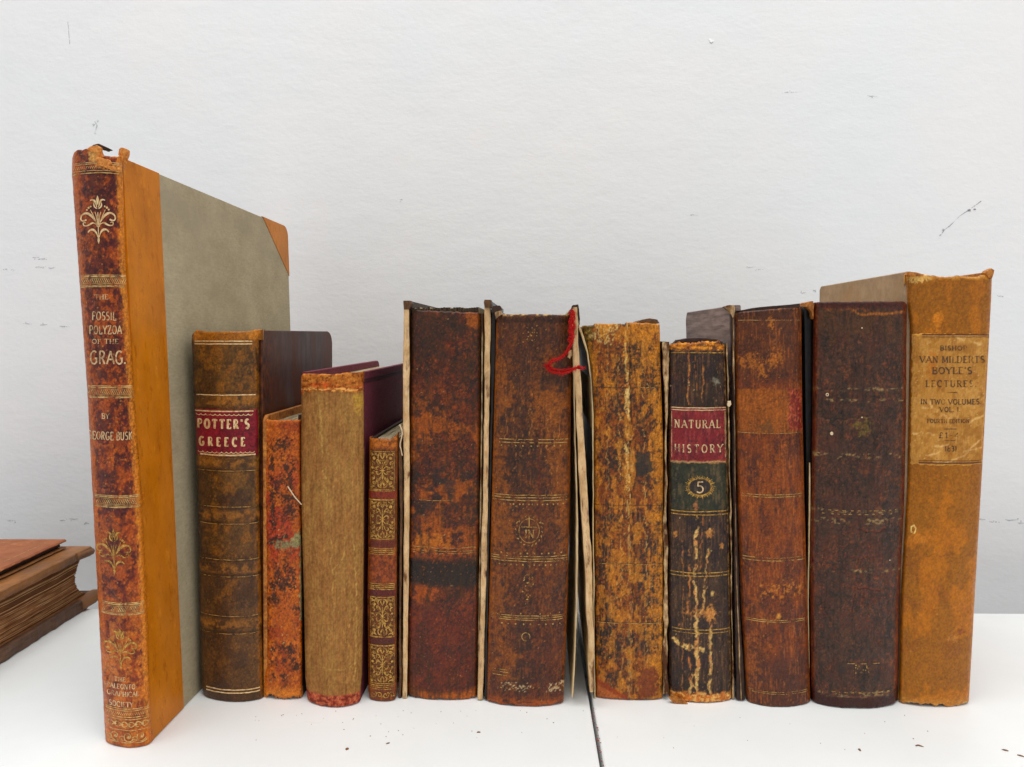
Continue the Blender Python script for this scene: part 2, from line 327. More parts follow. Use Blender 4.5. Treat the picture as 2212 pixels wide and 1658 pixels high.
# ------------------------------------------------------------------ the book builder
def empty(name, label, cat, loc, rz, group='antique books standing in a row'):
    o = bpy.data.objects.new(name, None); link(o); o.location = loc; o.rotation_euler = (0, 0, rz)
    o.empty_display_size = .02
    o['label'] = label; o['category'] = cat
    if group: o['group'] = group
    return o
class Paint: pass
class Book:
    def __init__(s, label, left, right, top, yb, bulge=.003, r=.002, vpx=1172.0, deep=.13, p=2.2, dz=None, height=None, rcap=.0008):
        """left/right: [(px, py)...] outline of the spine; top: list or number; yb: foot of the spine where it bulges most"""
        s.left = [(b, a) for a, b in left]; s.right = [(b, a) for a, b in right]
        s.top = top; s.yb = yb; s.bulge = bulge; s.r = r; s.p = p; s.deep = deep; s.rcap = rcap
        s.th = math.atan((vpx - CX) / F)
        xc = (poly_at(s.left, yb) + poly_at(s.right, yb)) / 2
        s.O = ground(xc, yb); s.dd = np.array([math.sin(s.th), math.cos(s.th), 0]); s.xx = np.array([math.cos(s.th), -math.sin(s.th), 0])
        s.root = empty('book', label, 'book', tuple(s.O), -s.th)
        s.height = height or (lambda x, y: 0 * x)
        s.dz = dz or (lambda u: 0 * u)
        s.L3 = [s.at(-1, q, 0, 0) for q in (yb - 5, s.topy(-1) + 5)]; s.R3 = [s.at(1, q, 0, 0) for q in (yb - 5, s.topy(1) + 5)]
    def topy(s, u):
        if np.isscalar(s.top): return s.top + 0 * u
        return poly_at(s.top, u)
    def Y(s, u):
        hw = s.hw if hasattr(s, 'hw') else .012
        y = s.bulge * np.abs(u) ** s.p
        d = np.clip(hw * (1 - np.abs(u)), 0, None)
        e = np.clip(s.r - d, 0, s.r)
        return y + s.r - np.sqrt(np.clip(s.r ** 2 - e ** 2, 0, None))
    def hit(s, px, py, Yp):
        """ray through (px,py) with the plane local y = Yp -> local x, z"""
        d = ray(px, py); t = (Yp + s.O @ s.dd) / (d @ s.dd)
        P = d * t[..., None] if np.ndim(t) else d * t
        P = P + np.array([0, 0, H])
        return (P - s.O) @ s.xx, P[..., 2]
    def at(s, u, qy, lift=0.0, useh=1):
        u = np.asarray(u, float); qy = np.asarray(qy, float)
        lx = poly_at(s.left, qy); rx = poly_at(s.right, qy)
        qx = lx + (rx - lx) * (u + 1) / 2
        if not hasattr(s, 'hw'):
            a, _ = s.hit(lx, qy, 0 * qy + s.bulge); b, _ = s.hit(rx, qy, 0 * qy + s.bulge)
            hw = float(np.mean(b - a)) / 2
            s.hw = hw
        Yp = s.Y(u) - lift - (s.height(qx, qy) * 1e-3 if useh else 0)
        x, _ = s.hit(qx, qy, Yp)
        _, z = s.hit((lx + rx) / 2, qy, 0 * Yp)
        return np.stack([x, Yp, z], -1)
    def pt(s, qx, qy, lift=0.0):
        lx = poly_at(s.left, qy); rx = poly_at(s.right, qy)
        return s.at(np.clip((qx - lx) / (rx - lx) * 2 - 1, -1, 1), qy, lift)
    # ---- spine
    def spine(s, paint, mat='leather', nu=84, res=2.1, thick=.0012, micro=.09, name='spine', jag=0.0, jagb=0.0, seed=1):
        t = np.linspace(-1, 1, nu); u = np.sin(t * 1.38) / math.sin(1.38)
        ty = s.topy(u) + jag * (fbm(u * 9, u * 0, seed + 3) - .5) * 2
        nv = int((s.yb - np.min(ty)) / res)
        v = np.linspace(0, 1, nv)
        by = s.yb + 0 * u - jagb * np.clip(fbm(u * 8, u * 0 + 2, seed + 5), 0, 1)
        U = np.repeat(u[None, :], nv, 0); QY = ty[None, :] * (1 - v[:, None]) + by[None, :] * v[:, None]
        lx = poly_at(s.left, QY); rx = poly_at(s.right, QY); QX = lx + (rx - lx) * (U + 1) / 2
        P = Paint(); P.x = QX; P.y = QY; P.u = U; P.c = np.zeros(QX.shape + (3,)); P.h = np.zeros(QX.shape); P.s = seed
        P.lx = lx; P.rx = rx; P.fb = 0 * v[:, None] + by[None, :] - QY; P.ft = QY - ty[None, :]
        paint(P)
        lum = P.c.mean(-1, keepdims=True); P.c = np.clip(lum + (P.c - lum) * 1.02, 0.002, 1) ** 1.08 * 1.08 * np.array([1.0, 1.03, .84])
        P.c = P.c * (.80 + .42 * fbm(QX / 2.6, QY / 3.2, seed + 71, 2))[..., None]
        V = s.at(U, QY)
        V[..., 1] -= (np.clip(P.h, -.6, .6) + micro * (fbm(QX / 5, QY / 9, seed + 50, 3) - .5)) * 1e-3
        # turned-over head and tail
        mm = F / .39 / 1000
        for e in (P.ft, P.fb):
            d = np.clip(1 - e / (s.rcap * 1000 * mm), 0, 1); V[..., 1] += s.rcap * (1 - np.sqrt(1 - d * d))
        # flanks going back to the boards, and the rim's thickness
        def side(col, sg):
            c = V[:, col].copy(); a = c.copy(); a[:, 1] += .0016; a[:, 0] -= sg * .0006
            b = a.copy(); b[:, 1] += .002; return a, b
        la, lb = side(0, -1); ra, rb = side(-1, 1)
        V2 = np.concatenate([lb[:, None], la[:, None], V, ra[:, None], rb[:, None]], 1)
        C2 = np.concatenate([P.c[:, :1]] * 2 + [P.c] + [P.c[:, -1:]] * 2, 1)
        def rim(row, sg):
            a = V2[row].copy(); a[:, 1] += thick; b = a.copy(); b[:, 2] -= sg * .006
            return a[None], b[None]
        ta, tb = rim(0, 1); ba, bb = rim(-1, -1)
        V3 = np.concatenate([tb, ta, V2, ba, bb], 0); C3 = np.concatenate([C2[:1] * .6, C2[:1], C2, C2[-1:], C2[-1:] * .6], 0)
        V3[..., 2] = np.maximum(V3[..., 2], .0003)
        nr, nc = V3.shape[:2]
        o = mesh_obj(name, V3.reshape(-1, 3), grid_faces(nr, nc, True), M[mat], s.root, True, paint=C3.reshape(-1, 3))
        s.spine_obj = o
        return o
    # ---- flat decoration drawn on the spine
    def deco(s, name, ink, mat, parent=None, lift=.00016):
        """strips that stand apart from one another become parts of their own"""
        it = sorted(range(len(ink.P)), key=lambda k: ink.P[k][:, 1].min()); groups = []; hi = -1e9
        for k in it:
            lo = ink.P[k][:, 1].min()
            if lo > hi + 4.5 or not groups: groups.append([]); hi = -1e9
            groups[-1].append(k); hi = max(hi, ink.P[k][:, 1].max())
        for gk in groups:
            P = np.concatenate([ink.P[k] for k in gk]); Z = np.concatenate([ink.Z[k] for k in gk]); Fc = []; off = 0
            for k in gk:
                Fc += [tuple(i - ink.O[k] + off for i in f) for f in ink.FF[k]]; off += len(ink.P[k])
            V = s.pt(P[:, 0], P[:, 1], lift); V[:, 1] -= Z
            mesh_obj(name, V, Fc, M[mat], parent or s.root, False)
    def patch(s, name, x0, y0, x1, y1, mat, paint=None, lift=.0003, jag=0.0, nx=40, seed=3, skew=(0, 0)):
        """a pasted label: x0,x1 may be (top,bottom) pairs"""
        ny = max(4, int((y1 - y0) / 2.2)); a = np.linspace(0, 1, nx)[None, :]; b = np.linspace(0, 1, ny)[:, None]
        xa = x0[0] * (1 - b) + x0[1] * b; xb = x1[0] * (1 - b) + x1[1] * b
        QX = xa * (1 - a) + xb * a; QY = y0 * (1 - b) + y1 * b + 0 * a
        QX = QX + jag * (fbm(QX / 9, QY / 9, seed) - .5) * (2 * np.abs(a - .5)) ** 6 * 2
        QY = QY + jag * (fbm(QX / 9 + 40, QY / 9, seed) - .5) * (2 * np.abs(b - .5)) ** 6 * 2
        V = s.pt(QX, QY, lift)
        V[[0, -1]] = s.pt(QX[[0, -1]], QY[[0, -1]], -.0002); V[:, [0, -1]] = s.pt(QX[:, [0, -1]], QY[:, [0, -1]], -.0002)
        P = Paint(); P.x = QX; P.y = QY; P.u = a * 2 - 1 + 0 * b; P.c = np.zeros(QX.shape + (3,)); P.h = np.zeros(QX.shape); P.s = seed
        P.lx = xa + 0 * a; P.rx = xb + 0 * a; P.fb = y1 - QY; P.ft = QY - y0
        if paint: paint(P)
        V[1:-1, 1:-1, 1] -= P.h[1:-1, 1:-1] * 1e-3
        return mesh_obj(name, V.reshape(-1, 3), grid_faces(*QX.shape, True), M[mat], s.root, True, paint=P.c.reshape(-1, 3))
    # ---- boards
    def side_x(s, sg, z):
        (a, b) = s.L3 if sg < 0 else s.R3
        return a[0] + (b[0] - a[0]) * (z - a[2]) / (b[2] - a[2])
    def prism(s, name, sg, outline, thick, mat, off=0.0, bev=.0006, parent=None):
        """plate in the plane of one side; outline = [(y, z)...]; off = how far proud of the side"""
        O = np.array(outline, float); c = O.mean(0); n = len(O)
        ins = O + (c - O) / np.linalg.norm(c - O, axis=1)[:, None] * bev
        rings = []
        for pts, dx in ((ins, off), (O, off - bev), (O, off - thick + bev), (ins, off - thick)):
            x = s.side_x(sg, pts[:, 1]) + sg * dx
            rings.append(np.stack([x, pts[:, 0], pts[:, 1]], -1))
        V = np.concatenate(rings)
        Fc = [tuple(range(n)), tuple(range(4 * n - 1, 3 * n - 1, -1))]
        for k in range(3):
            for i in range(n):
                j = (i + 1) % n; Fc.append((k * n + i, (k + 1) * n + i, (k + 1) * n + j, k * n + j))
        o = mesh_obj(name, V, Fc, M[mat] if isinstance(mat, str) else mat, parent or s.root, False)
        import bmesh
        bm = bmesh.new(); bm.from_mesh(o.data); bmesh.ops.recalc_face_normals(bm, faces=bm.faces); bm.to_mesh(o.data); bm.free()
        return o
    def face_hit(s, sg, px, py):
        """where the view ray meets the side face -> (y, z)"""
        (a, b) = s.L3 if sg < 0 else s.R3
        k = (b[0] - a[0]) / (b[2] - a[2]); d = ray(px, py); C = np.array([0, 0, H])
        t = (a[0] + k * (H - a[2]) - (C - s.O) @ s.xx) / (d @ s.xx - k * d[2])
        P = C + d * t
        return float((P - s.O) @ s.dd), float(P[2])
    def board(s, sg, thick=.0028, y0=None, depth=None, ztop=None, zbot=0.0, rad=.004, mat='dark_leather', off=0.0, name='cover_board'):
        y0 = s.bulge + s.r + .0012 if y0 is None else y0
        y1 = y0 + (depth or s.deep)
        z1 = (s.at(sg, s.topy(np.float64(sg)))[2] if ztop is None else ztop)
        out = [(y0, zbot), (y1 - rad, zbot)] + [(y1 - rad + rad * math.sin(a), zbot + rad - rad * math.cos(a)) for a in np.linspace(.2, 1.57, 6)]
        out += [(y1 - rad + rad * math.cos(a), z1 - rad + rad * math.sin(a)) for a in np.linspace(0, 1.57, 7)] + [(y0, z1)]
        return s.prism(name, sg, out, thick, mat, off)
    def pages(s, inset=.003, y0=None, depth=None, zt=None, mat='pages', name='text_block', lx=0, front=None):
        """block of leaves between the boards, its head a little uneven"""
        y0 = s.bulge + s.r + .0002 if y0 is None else y0; y1 = y0 + (depth or s.deep - .004)
        zt = (min(s.L3[1][2], s.R3[1][2]) - .003) if zt is None else zt
        n = 26; V = []; Fc = []; fm = []
        for i in range(n):
            a = i / n; b = (i + .93) / n; dz = rnd.uniform(-.0006, .0002); dy = rnd.uniform(-.0005, .0003)
            k = len(V)
            for (yy, zz) in ((y0, .0035), (y1 + dy, .0035), (y1 + dy, zt + dz), (y0, zt + dz)):
                xl = s.side_x(-1, zz) + inset; xr = s.side_x(1, zz) - inset
                V += [(xl + (xr - xl) * a, yy, zz), (xl + (xr - xl) * b, yy, zz)]
            Fc += [(k, k + 2, k + 4, k + 6), (k + 1, k + 7, k + 5, k + 3), (k, k + 1, k + 3, k + 2), (k + 2, k + 3, k + 5, k + 4), (k + 4, k + 5, k + 7, k + 6), (k + 6, k + 7, k + 1, k)]
            fm += [0, 0, 0, 0, 0, 1]
        return mesh_obj(name, V, Fc, [M[mat], M[front or mat]], s.root, False, fm)
    def leaf(s, name, lp, rp, y0=0.0, depth=.12, edge='cream_edge', face='dark_leather', rough=.0003, zmin=.0002, topmat=None, seed=1, step=7):
        """upright plate seen on edge: lp/rp = [(px,py)...] left and right outline of its front edge"""
        lo = [(b, a) for a, b in lp]; ro = [(b, a) for a, b in rp]
        ya = min(p[0] for p in lo + ro); yb = max(p[0] for p in lo + ro)
        q = np.linspace(ya, yb, int((yb - ya) / step) + 2); n = len(q)
        yy = 0 * q + y0
        jl = ((fbm(q / 60, q * 0, seed, 2) - .5) * .9 + (fbm(q / 13, q * 0, seed, 4) - .5) * .35) * rough; jr = ((fbm(q / 60, q * 0 + 5, seed, 2) - .5) * .9 + (fbm(q / 13, q * 0 + 5, seed, 4) - .5) * .35) * rough
        xl, z = s.hit(poly_at(lo, q), q, yy); xr, _ = s.hit(poly_at(ro, q), q, yy); z = np.maximum(z, zmin)
        xl = xl + jl; xr = np.maximum(xr + jr, xl + .0003)
        yf = y0 + (fbm(q / 14, q * 0 + 9, seed, 4) - .5) * rough * .6
        cols = [np.stack([xl, yf + depth, z], -1), np.stack([xl, yf + .0004, z], -1), np.stack([xl * .8 + xr * .2, yf, z], -1), np.stack([xl * .2 + xr * .8, yf, z], -1), np.stack([xr, yf + .0004, z], -1), np.stack([xr, yf + depth, z], -1)]
        V = np.stack(cols, 1); nc = 6
        Fc = [tuple(f) for f in grid_faces(n, nc, True)]; fm = ([0 if False else 1, 0, 0, 0, 1] * (n - 1))
        Fc += [(0, 1, 2, 3, 4, 5), tuple((n - 1) * nc + i for i in (5, 4, 3, 2, 1, 0))]; fm += [2 if topmat else 1, 1]
        Fc += [(i * nc + 5, i * nc, (i + 1) * nc, (i + 1) * nc + 5) for i in range(n - 1)]; fm += [1] * (n - 1)
        mats = [M[edge], M[face]] + ([M[topmat]] if topmat else [])
        return mesh_obj(name, V.reshape(-1, 3), Fc, mats, s.root, False, fm)
    def lump(s, name, poly, y0, depth, mat, seed=1):
        """small solid piece (cap, scrap of leather) with outline in view positions"""
        P = np.array(poly, float); ctr = P.mean(0); Q = []
        for i in range(len(P)):
            a_, b_ = P[i], P[(i + 1) % len(P)]
            for t_ in (0, .33, .67): Q.append(a_ + (b_ - a_) * t_ + np.array([rnd.uniform(-.7, .7), rnd.uniform(-.7, .7)]) * (t_ > 0))
        P = np.array(Q); n = len(P)
        rings = []
        for k, dy in ((.93, -.0001), (1, .0001), (1, depth * .7), (.95, depth)):
            q = ctr + (P - ctr) * k
            x, z = s.hit(q[:, 0], q[:, 1], 0 * q[:, 0] + y0 + .0); rings.append(np.stack([x, 0 * x + y0 + dy, np.maximum(z, .0002)], -1))
        V = np.concatenate(rings); Fc = [tuple(range(n)), tuple(range(4 * n - 1, 3 * n - 1, -1))]
        for k in range(3):
            for i in range(n): j = (i + 1) % n; Fc.append((k * n + i, (k + 1) * n + i, (k + 1) * n + j, k * n + j))
        o = mesh_obj(name, V, Fc, M[mat], s.root, False)
        import bmesh
        bm = bmesh.new(); bm.from_mesh(o.data); bmesh.ops.recalc_face_normals(bm, faces=bm.faces); bm.to_mesh(o.data); bm.free()
        return o

# ------------------------------------------------------------------ painting helpers (stains, wear, dye)
def mix(P, c, m):
    m = np.clip(m, 0, 1)[..., None]; P.c = P.c * (1 - m) + np.asarray(c) * m
def nz(P, sx, sy, k=0, o=4): return fbm(P.x / sx + 3.7 * k, P.y / sy + 1.3 * k, P.s * 100 + k, o)
def blob(P, x, y, rx, ry, rough=.6, soft=.35, k=0, ns=None):
    d = np.hypot((P.x - x) / rx, (P.y - y) / ry); q = ns or max(3.0, min(rx, ry) * .6)
    return 1 - ss(1 - soft, 1 + soft, d + rough * (fbm(P.x / q, P.y / q, P.s * 77 + k + int(x), 4) - .5) * 2)
def rect(P, x0, y0, x1, y1, soft=1.5, rough=0.0, k=0):
    r = (fbm(P.x / 7, P.y / 7, P.s * 55 + k, 3) - .5) * 2 * rough
    return ss(x0 - soft, x0 + soft, P.x + r) * (1 - ss(x1 - soft, x1 + soft, P.x + r)) * ss(y0 - soft, y0 + soft, P.y + r) * (1 - ss(y1 - soft, y1 + soft, P.y + r))
def stroke(P, pts, w, wob=1.5, soft=.8, k=0, gaps=0.0):
    wx = (vn(P.y / 9, P.x * 0 + k, 3 + k) - .5) * 2 * wob; wy = (vn(P.x / 9, P.x * 0 + k, 8 + k) - .5) * 2 * wob
    X = P.x + wx; Y = P.y + wy; best = np.full(X.shape, 1e9)
    for (a, b) in zip(pts[:-1], pts[1:]):
        dx, dy = b[0] - a[0], b[1] - a[1]; t = np.clip(((X - a[0]) * dx + (Y - a[1]) * dy) / (dx * dx + dy * dy + 1e-9), 0, 1)
        best = np.minimum(best, np.hypot(X - a[0] - t * dx, Y - a[1] - t * dy))
    ww = w * (.45 + 1.0 * fbm(P.x / 8, P.y / 8, 40 + k, 3))
    m = 1 - ss(ww / 2 - soft, ww / 2 + soft, best)
    if gaps: m = m * ss(gaps - .12, gaps + .12, fbm(P.x / 10, P.y / 12, 90 + k, 3))
    return m
def crackle(P, c, amt=.6, sx=10, sy=30, thr=.9, k=0, depth=.12):
    r = ridge(P.x / sx + .8 * nz(P, 20, 20, k + 40), P.y / sy, P.s * 9 + k, 3); m = ss(thr, thr + .06, r) * amt
    mix(P, c, m); P.h = P.h - depth * m
def specks(P, c, size=5, dens=.2, amt=.8, k=0, sy=1.0, r0=.32):
    d, rid = cells(P.x / size, P.y / (size * sy), P.s * 21 + k)
    rr = r0 * (.35 + .9 * (rid / max(dens, 1e-3)) ** 2); m = (1 - ss(rr * .5, rr, d + .12 * (nz(P, 2.2, 2.2, k + 60, 2) - .5))) * (rid < dens) * amt * ss(.35, .6, nz(P, 26, 30, k + 61, 3)); mix(P, c, m); return m
def aged(P, base, dark, light, da=.75, la=.6, big=30, vert=2.0):
    P.c[:] = base
    n1 = nz(P, big, big * 1.5, 1, 5); n2 = nz(P, 7, 7 * vert, 2, 4); n3 = nz(P, 3.2, 3.2 * vert, 3, 3)
    mix(P, dark, ss(.48, .72, n1 * .5 + n2 * .32 + n3 * .18) * da)
    m1 = nz(P, big * .8, big * 1.3, 5, 5); m2 = nz(P, 5, 5 * vert, 6, 4)
    mix(P, light, ss(.55, .78, m1 * .55 + m2 * .45) * la)
def vstreak(P, c, amt=.5, sx=2.2, sy=40, lo=.62, hi=.8, k=11):
    mix(P, c, ss(lo, hi, nz(P, sx, sy, k, 3)) * amt * ss(.3, .6, nz(P, 18, 30, k + 1, 3)))
def edges(P, c, wl=5, wr=5, amt=.8):
    q = (nz(P, 5, 12, 21) - .5) * 4
    mix(P, c, (1 - ss(wl * .4, wl, P.x - P.lx + q)) * amt); mix(P, c, (1 - ss(wr * .4, wr, P.rx - P.x + q)) * amt)
def groove(P, y, w=1.2, d=.12):
    P.h = P.h - d * np.exp(-((P.y - y) / w) ** 2)
def bandmask(P, y0, y1, soft=2): return ss(y0 - soft, y0 + soft, P.y) * (1 - ss(y1 - soft, y1 + soft, P.y))
def hlines(ink, ys, x0, x1, w=2.0, wob=.4):
    for y in ys:
        n = 14; ink.line([(x0 + (x1 - x0) * i / n, y + rnd.uniform(-wob, wob)) for i in range(n + 1)], w)
def dashes(ink, y, x0, x1, w, gap, ln):
    x = x0
    while x < x1:
        l = ln * rnd.uniform(.6, 1.3); ink.line([(x, y), (min(x + l, x1), y)], w); x += l + gap * rnd.uniform(.4, 1.6)

# ------------------------------------------------------------------ 1: tall half-leather folio at the left
b = Book('tallest book of the row, grey-green cloth side and marbled orange leather spine', [(156, 322), (155, 372), (188, 840), (228, 1610)], [(264, 322), (274, 600), (290, 840), (306, 1080), (318, 1330), (328, 1610)],
         [(-1, 331), (-.93, 323), (-.8, 319), (-.62, 322), (-.5, 319), (-.1, 321), (.1, 324), (.16, 334), (.5, 337), (.8, 335), (.93, 330), (1, 336)], 1617, bulge=.0042, r=.0022, vpx=1171, deep=.222, p=2.0,
         height=lambda x, y: sum(.35 * np.exp(-(np.abs(y - (c + (x - 240) * -.0)) / 11.0) ** 4) for c in (362, 607, 847, 1084, 1316)))
def paint(P):
    aged(P, L(138, 58, 20), L(78, 24, 22), L(190, 96, 26), .95, .75, 34, 1.1)
    mix(P, L(86, 26, 30), ss(.42, .6, nz(P, 16, 18, 31)) * .75 * ss(.98, .5, np.abs(P.u)) * (1 - .55 * ss(1200, 1500, P.y)))
    mix(P, L(176, 84, 26), ss(.5, .68, nz(P, 9, 9, 33)) * .65)
    mix(P, L(64, 22, 30), ss(.56, .66, nz(P, 13, 22, 34)) * .7 * (1 - ss(1050, 1300, P.y)))
    crackle(P, L(206, 128, 60), .55, 22, 22, .905, 3, .08)
    crackle(P, L(196, 110, 50), .45, 9, 12, .915, 7, .05)
    specks(P, L(214, 150, 90), 6, .16, .6, 2)
    q = (nz(P, 4, 9, 22) - .5) * 7
    mix(P, L(196, 118, 34), ss(17, 9, P.rx - P.x + q) * .92)
    mix(P, L(210, 132, 46), ss(.55, .75, nz(P, 3, 8, 23)) * ss(20, 12, P.rx - P.x) * .6)
    mix(P, L(186, 96, 30), ss(13, 7, P.x - P.lx + q) * .75)
    mix(P, L(70, 24, 12), stroke(P, [(263, 330), (268, 372), (275, 440)], 3.5, 2) * .8)
    mix(P, L(198, 116, 40), ss(346, 336, P.y) * ss(180, 215, P.x) * ss(.35, .55, nz(P, 9, 7, 24)) * .95)
    mix(P, L(226, 168, 100), blob(P, 203, 332, 12, 14, .5) * .9)
    for (x, y, rx, ry) in ((222, 352, 12, 8), (236, 362, 18, 5)): mix(P, L(232, 160, 92), blob(P, x, y, rx, ry, .8) * .85)
    mix(P, L(190, 100, 28), ss(1540, 1580, P.y) * .55)
    mix(P, L(204, 118, 40), ss(.55, .7, nz(P, 12, 14, 27)) * ss(1250, 1400, P.y) * .6)
    P.h = P.h + .25 * (nz(P, 10, 12, 29) - .5)
b.spine(paint, 'leather', nu=90, jag=.8, seed=11)
pa = b.face_hit(1, 341, 353)[0]; zt = b.R3[1][2] + .0012
y1c, _ = b.face_hit(1, 620, 477)
b.deep = y1c - (b.bulge + b.r + .0012)
b.prism('cover_board', 1, [(b.bulge + b.r + .0012, 0), (y1c, 0), (y1c, zt - .012)] + [(y1c - .008 + .008 * math.cos(a), zt - .008 + .008 * math.sin(a)) for a in np.linspace(.1, 1.57, 7)] + [(b.bulge + b.r + .0012, zt)], .0032,
        surface('grey_green_book_cloth', L(166, 152, 124), L(180, 165, 135), 900, (1, .3, 1), .85, .12, .0001, .08, cc=L(160, 146, 122), scale2=12))
b.board(-1, .003, depth=b.deep)
strip = surface('calf_side_leather', L(186, 106, 8), L(204, 122, 18), 70, (1, 1, .3), .42, .12, .0002, .14, cc=L(194, 120, 46), scale2=16, fac2=(.45, .7))
nt_ = strip.node_tree; b_ = nt_.nodes['Principled BSDF']; n_ = noise_node(nt_, 150, 8, (1, 1.4, .5), .75); r_ = ramp(nt_, n_.outputs['Fac'], .55, .68, (1, 1, 1), (.66, .55, .42)); n2_ = noise_node(nt_, 90, 7, (1, 2, 1), .7); r2_ = ramp(nt_, n2_.outputs['Fac'], .31, .42, (1.22, 1.3, 1.5), (1, 1, 1))
src_ = b_.inputs['Base Color'].links[0].from_socket; c_ = mulc(nt_, mulc(nt_, src_, r_.outputs[0]), r2_.outputs[0]); nt_.links.new(c_, b_.inputs['Base Color'])
y0 = b.bulge + b.r - .0006
b.prism('leather_strip', 1, [(y0 + .0016, .0004), (pa, .0004), (pa, zt + .0002), (y0 + .0016, zt + .0002), (y0 + .0004, zt - .001), (y0, zt - .004), (y0, .004), (y0 + .0004, .0012)], .0022, strip, off=.0005, bev=.0003)
ca = b.face_hit(1, 566, 453)[0]; cz = b.face_hit(1, 620, 596)[1]
b.prism('leather_corner', 1, [(ca, zt + .0004), (y1c + .0004, cz), (y1c + .0004, zt - .0118)] + [(y1c - .008 + .0084 * math.cos(a), zt - .008 + .0084 * math.sin(a)) for a in np.linspace(.1, 1.57, 7)], .0039, strip, off=.0004, bev=.0002)
b.prism('leather_corner', 1, [(ca, -.0), (y1c + .0004, 0), (y1c + .0004, zt - cz)], .0036, strip, off=.0004, bev=.0002)
b.pages(.0035, depth=b.deep - .006, zt=b.R3[1][2] - .006)
g = Ink()
for (y, xa, xb) in ((607, 170, 272), (847, 189, 290), (1084, 206, 303), (1316, 220, 312)):
    for dy, w_ in ((-12.5, 1.6), (-9.5, 2.2), (9.5, 1.6), (12.5, 2.4)): hlines(g, [y + dy], xa, xb, w_)
    for k in range(24):
        x = xa + 2 + (xb - xa - 6) * k / 23; g.line([(x, y + 4.5), (x + 4.5, y - 4.5)], 1.5)
    hlines(g, [y - 6, y + 6], xa, xb, 1.0)
for dy, w_ in ((351, 1.5), (355, 1.8), (369, 1.6), (374, 2.2)): hlines(g, [dy], 157, 262, w_)
for k in range(13): g.line([(158 + 4.6 * k, 365), (161 + 4.6 * k, 359)], 1.3)
for y in (1532, 1536, 1550, 1555): hlines(g, [y], 229, 322, 1.9)
for k in range(22): g.line([(231 + 4.1 * k, 1546), (234.5 + 4.1 * k, 1540)], 1.5)
for k in range(6):
    x = 232 + 15 * k; g.line(bez((x, 1566), (x + 4, 1557), (x + 10, 1560), (x + 15, 1566)), 2.4); g.line(bez((x, 1566), (x + 4, 1574), (x + 10, 1571), (x + 15, 1566)), 1.8); g.dot(x + 2, 1566, 3.2, 2.2)
hlines(g, [1578], 231, 322, 1.5)
for k in range(3):
    x = 249 + 28 * k
    g.add(ribbon(spiral(x, 1592, 12, 20, 1.4, 22, .15), 2.1, 3)); g.add(ribbon(spiral(x - 12, 1597, 7, 200, 1.0, 12, .2), 1.8, 3)); g.dot(x + 1, 1592, 2.6)
    g.line(bez((x - 14, 1604), (x - 6, 1606), (x + 8, 1606), (x + 13, 1601)), 2)
b.deco('gilt_bands', g, 'gold')
g = Ink(); fleuron(g, 212, 475, 76, 104, 1.5); b.deco('gilt_ornament', g, 'gold_fresh')
g = Ink(); fleuron(g, 246, 1193, 74, 100, 1.5); b.deco('gilt_ornament', g, 'gold_orn')
g = Ink(); fleuron(g, 260, 1402, 72, 88, 1.5); b.deco('gilt_ornament', g, 'gold_orn')
g = Ink()
text(g, 'THE', 204, 234, 637, 647); text(g, 'FOSSIL', 199, 251, 674, 692, False, .125); text(g, 'POLYZOA', 193, 263, 704, 722, False, .125)
text(g, 'OF THE', 199, 256, 733, 743); text(g, 'GRAG.', 195, 273, 759, 787, False, .125)
text(g, 'BY', 220, 236, 894, 905); text(g, 'GEORGE BUSK', 190, 286, 934, 951, False, .125)
text(g, 'THE', 247, 271, 1464, 1473, True, .2, .12); text(g, 'PALEONTO-', 231, 297, 1479, 1489, True, .2, .12); text(g, 'GRAPHICAL', 232, 300, 1495, 1505, True, .2, .12); text(g, 'SOCIETY', 236, 288, 1517, 1528, True, .2, .12)
b.deco('gilt_lettering', g, 'pale_ink')
b.lump('torn_leather_scrap', [(196, 317), (202, 313), (214, 311), (222, 315), (228, 318), (219, 322), (214, 320), (206, 318)], .003, .006, 'dark_leather')
b.lump('torn_leather_scrap', [(186, 322), (196, 316), (209, 314), (219, 320), (216, 330), (213, 350), (208, 346), (210, 330), (196, 328)], -.0004, .0014, 'torn_flap')
b.lump('torn_leather_scrap', [(208, 346), (214, 340), (224, 343), (236, 346), (240, 353), (236, 358), (256, 367), (243, 369), (228, 363), (212, 357)], -.0012, .0012, 'torn_flap')
b.lump('worn_corner', [(255, 334), (257, 322), (263, 319), (270, 321), (270, 330), (266, 342), (262, 352)], .0046, .004, 'torn_flap')

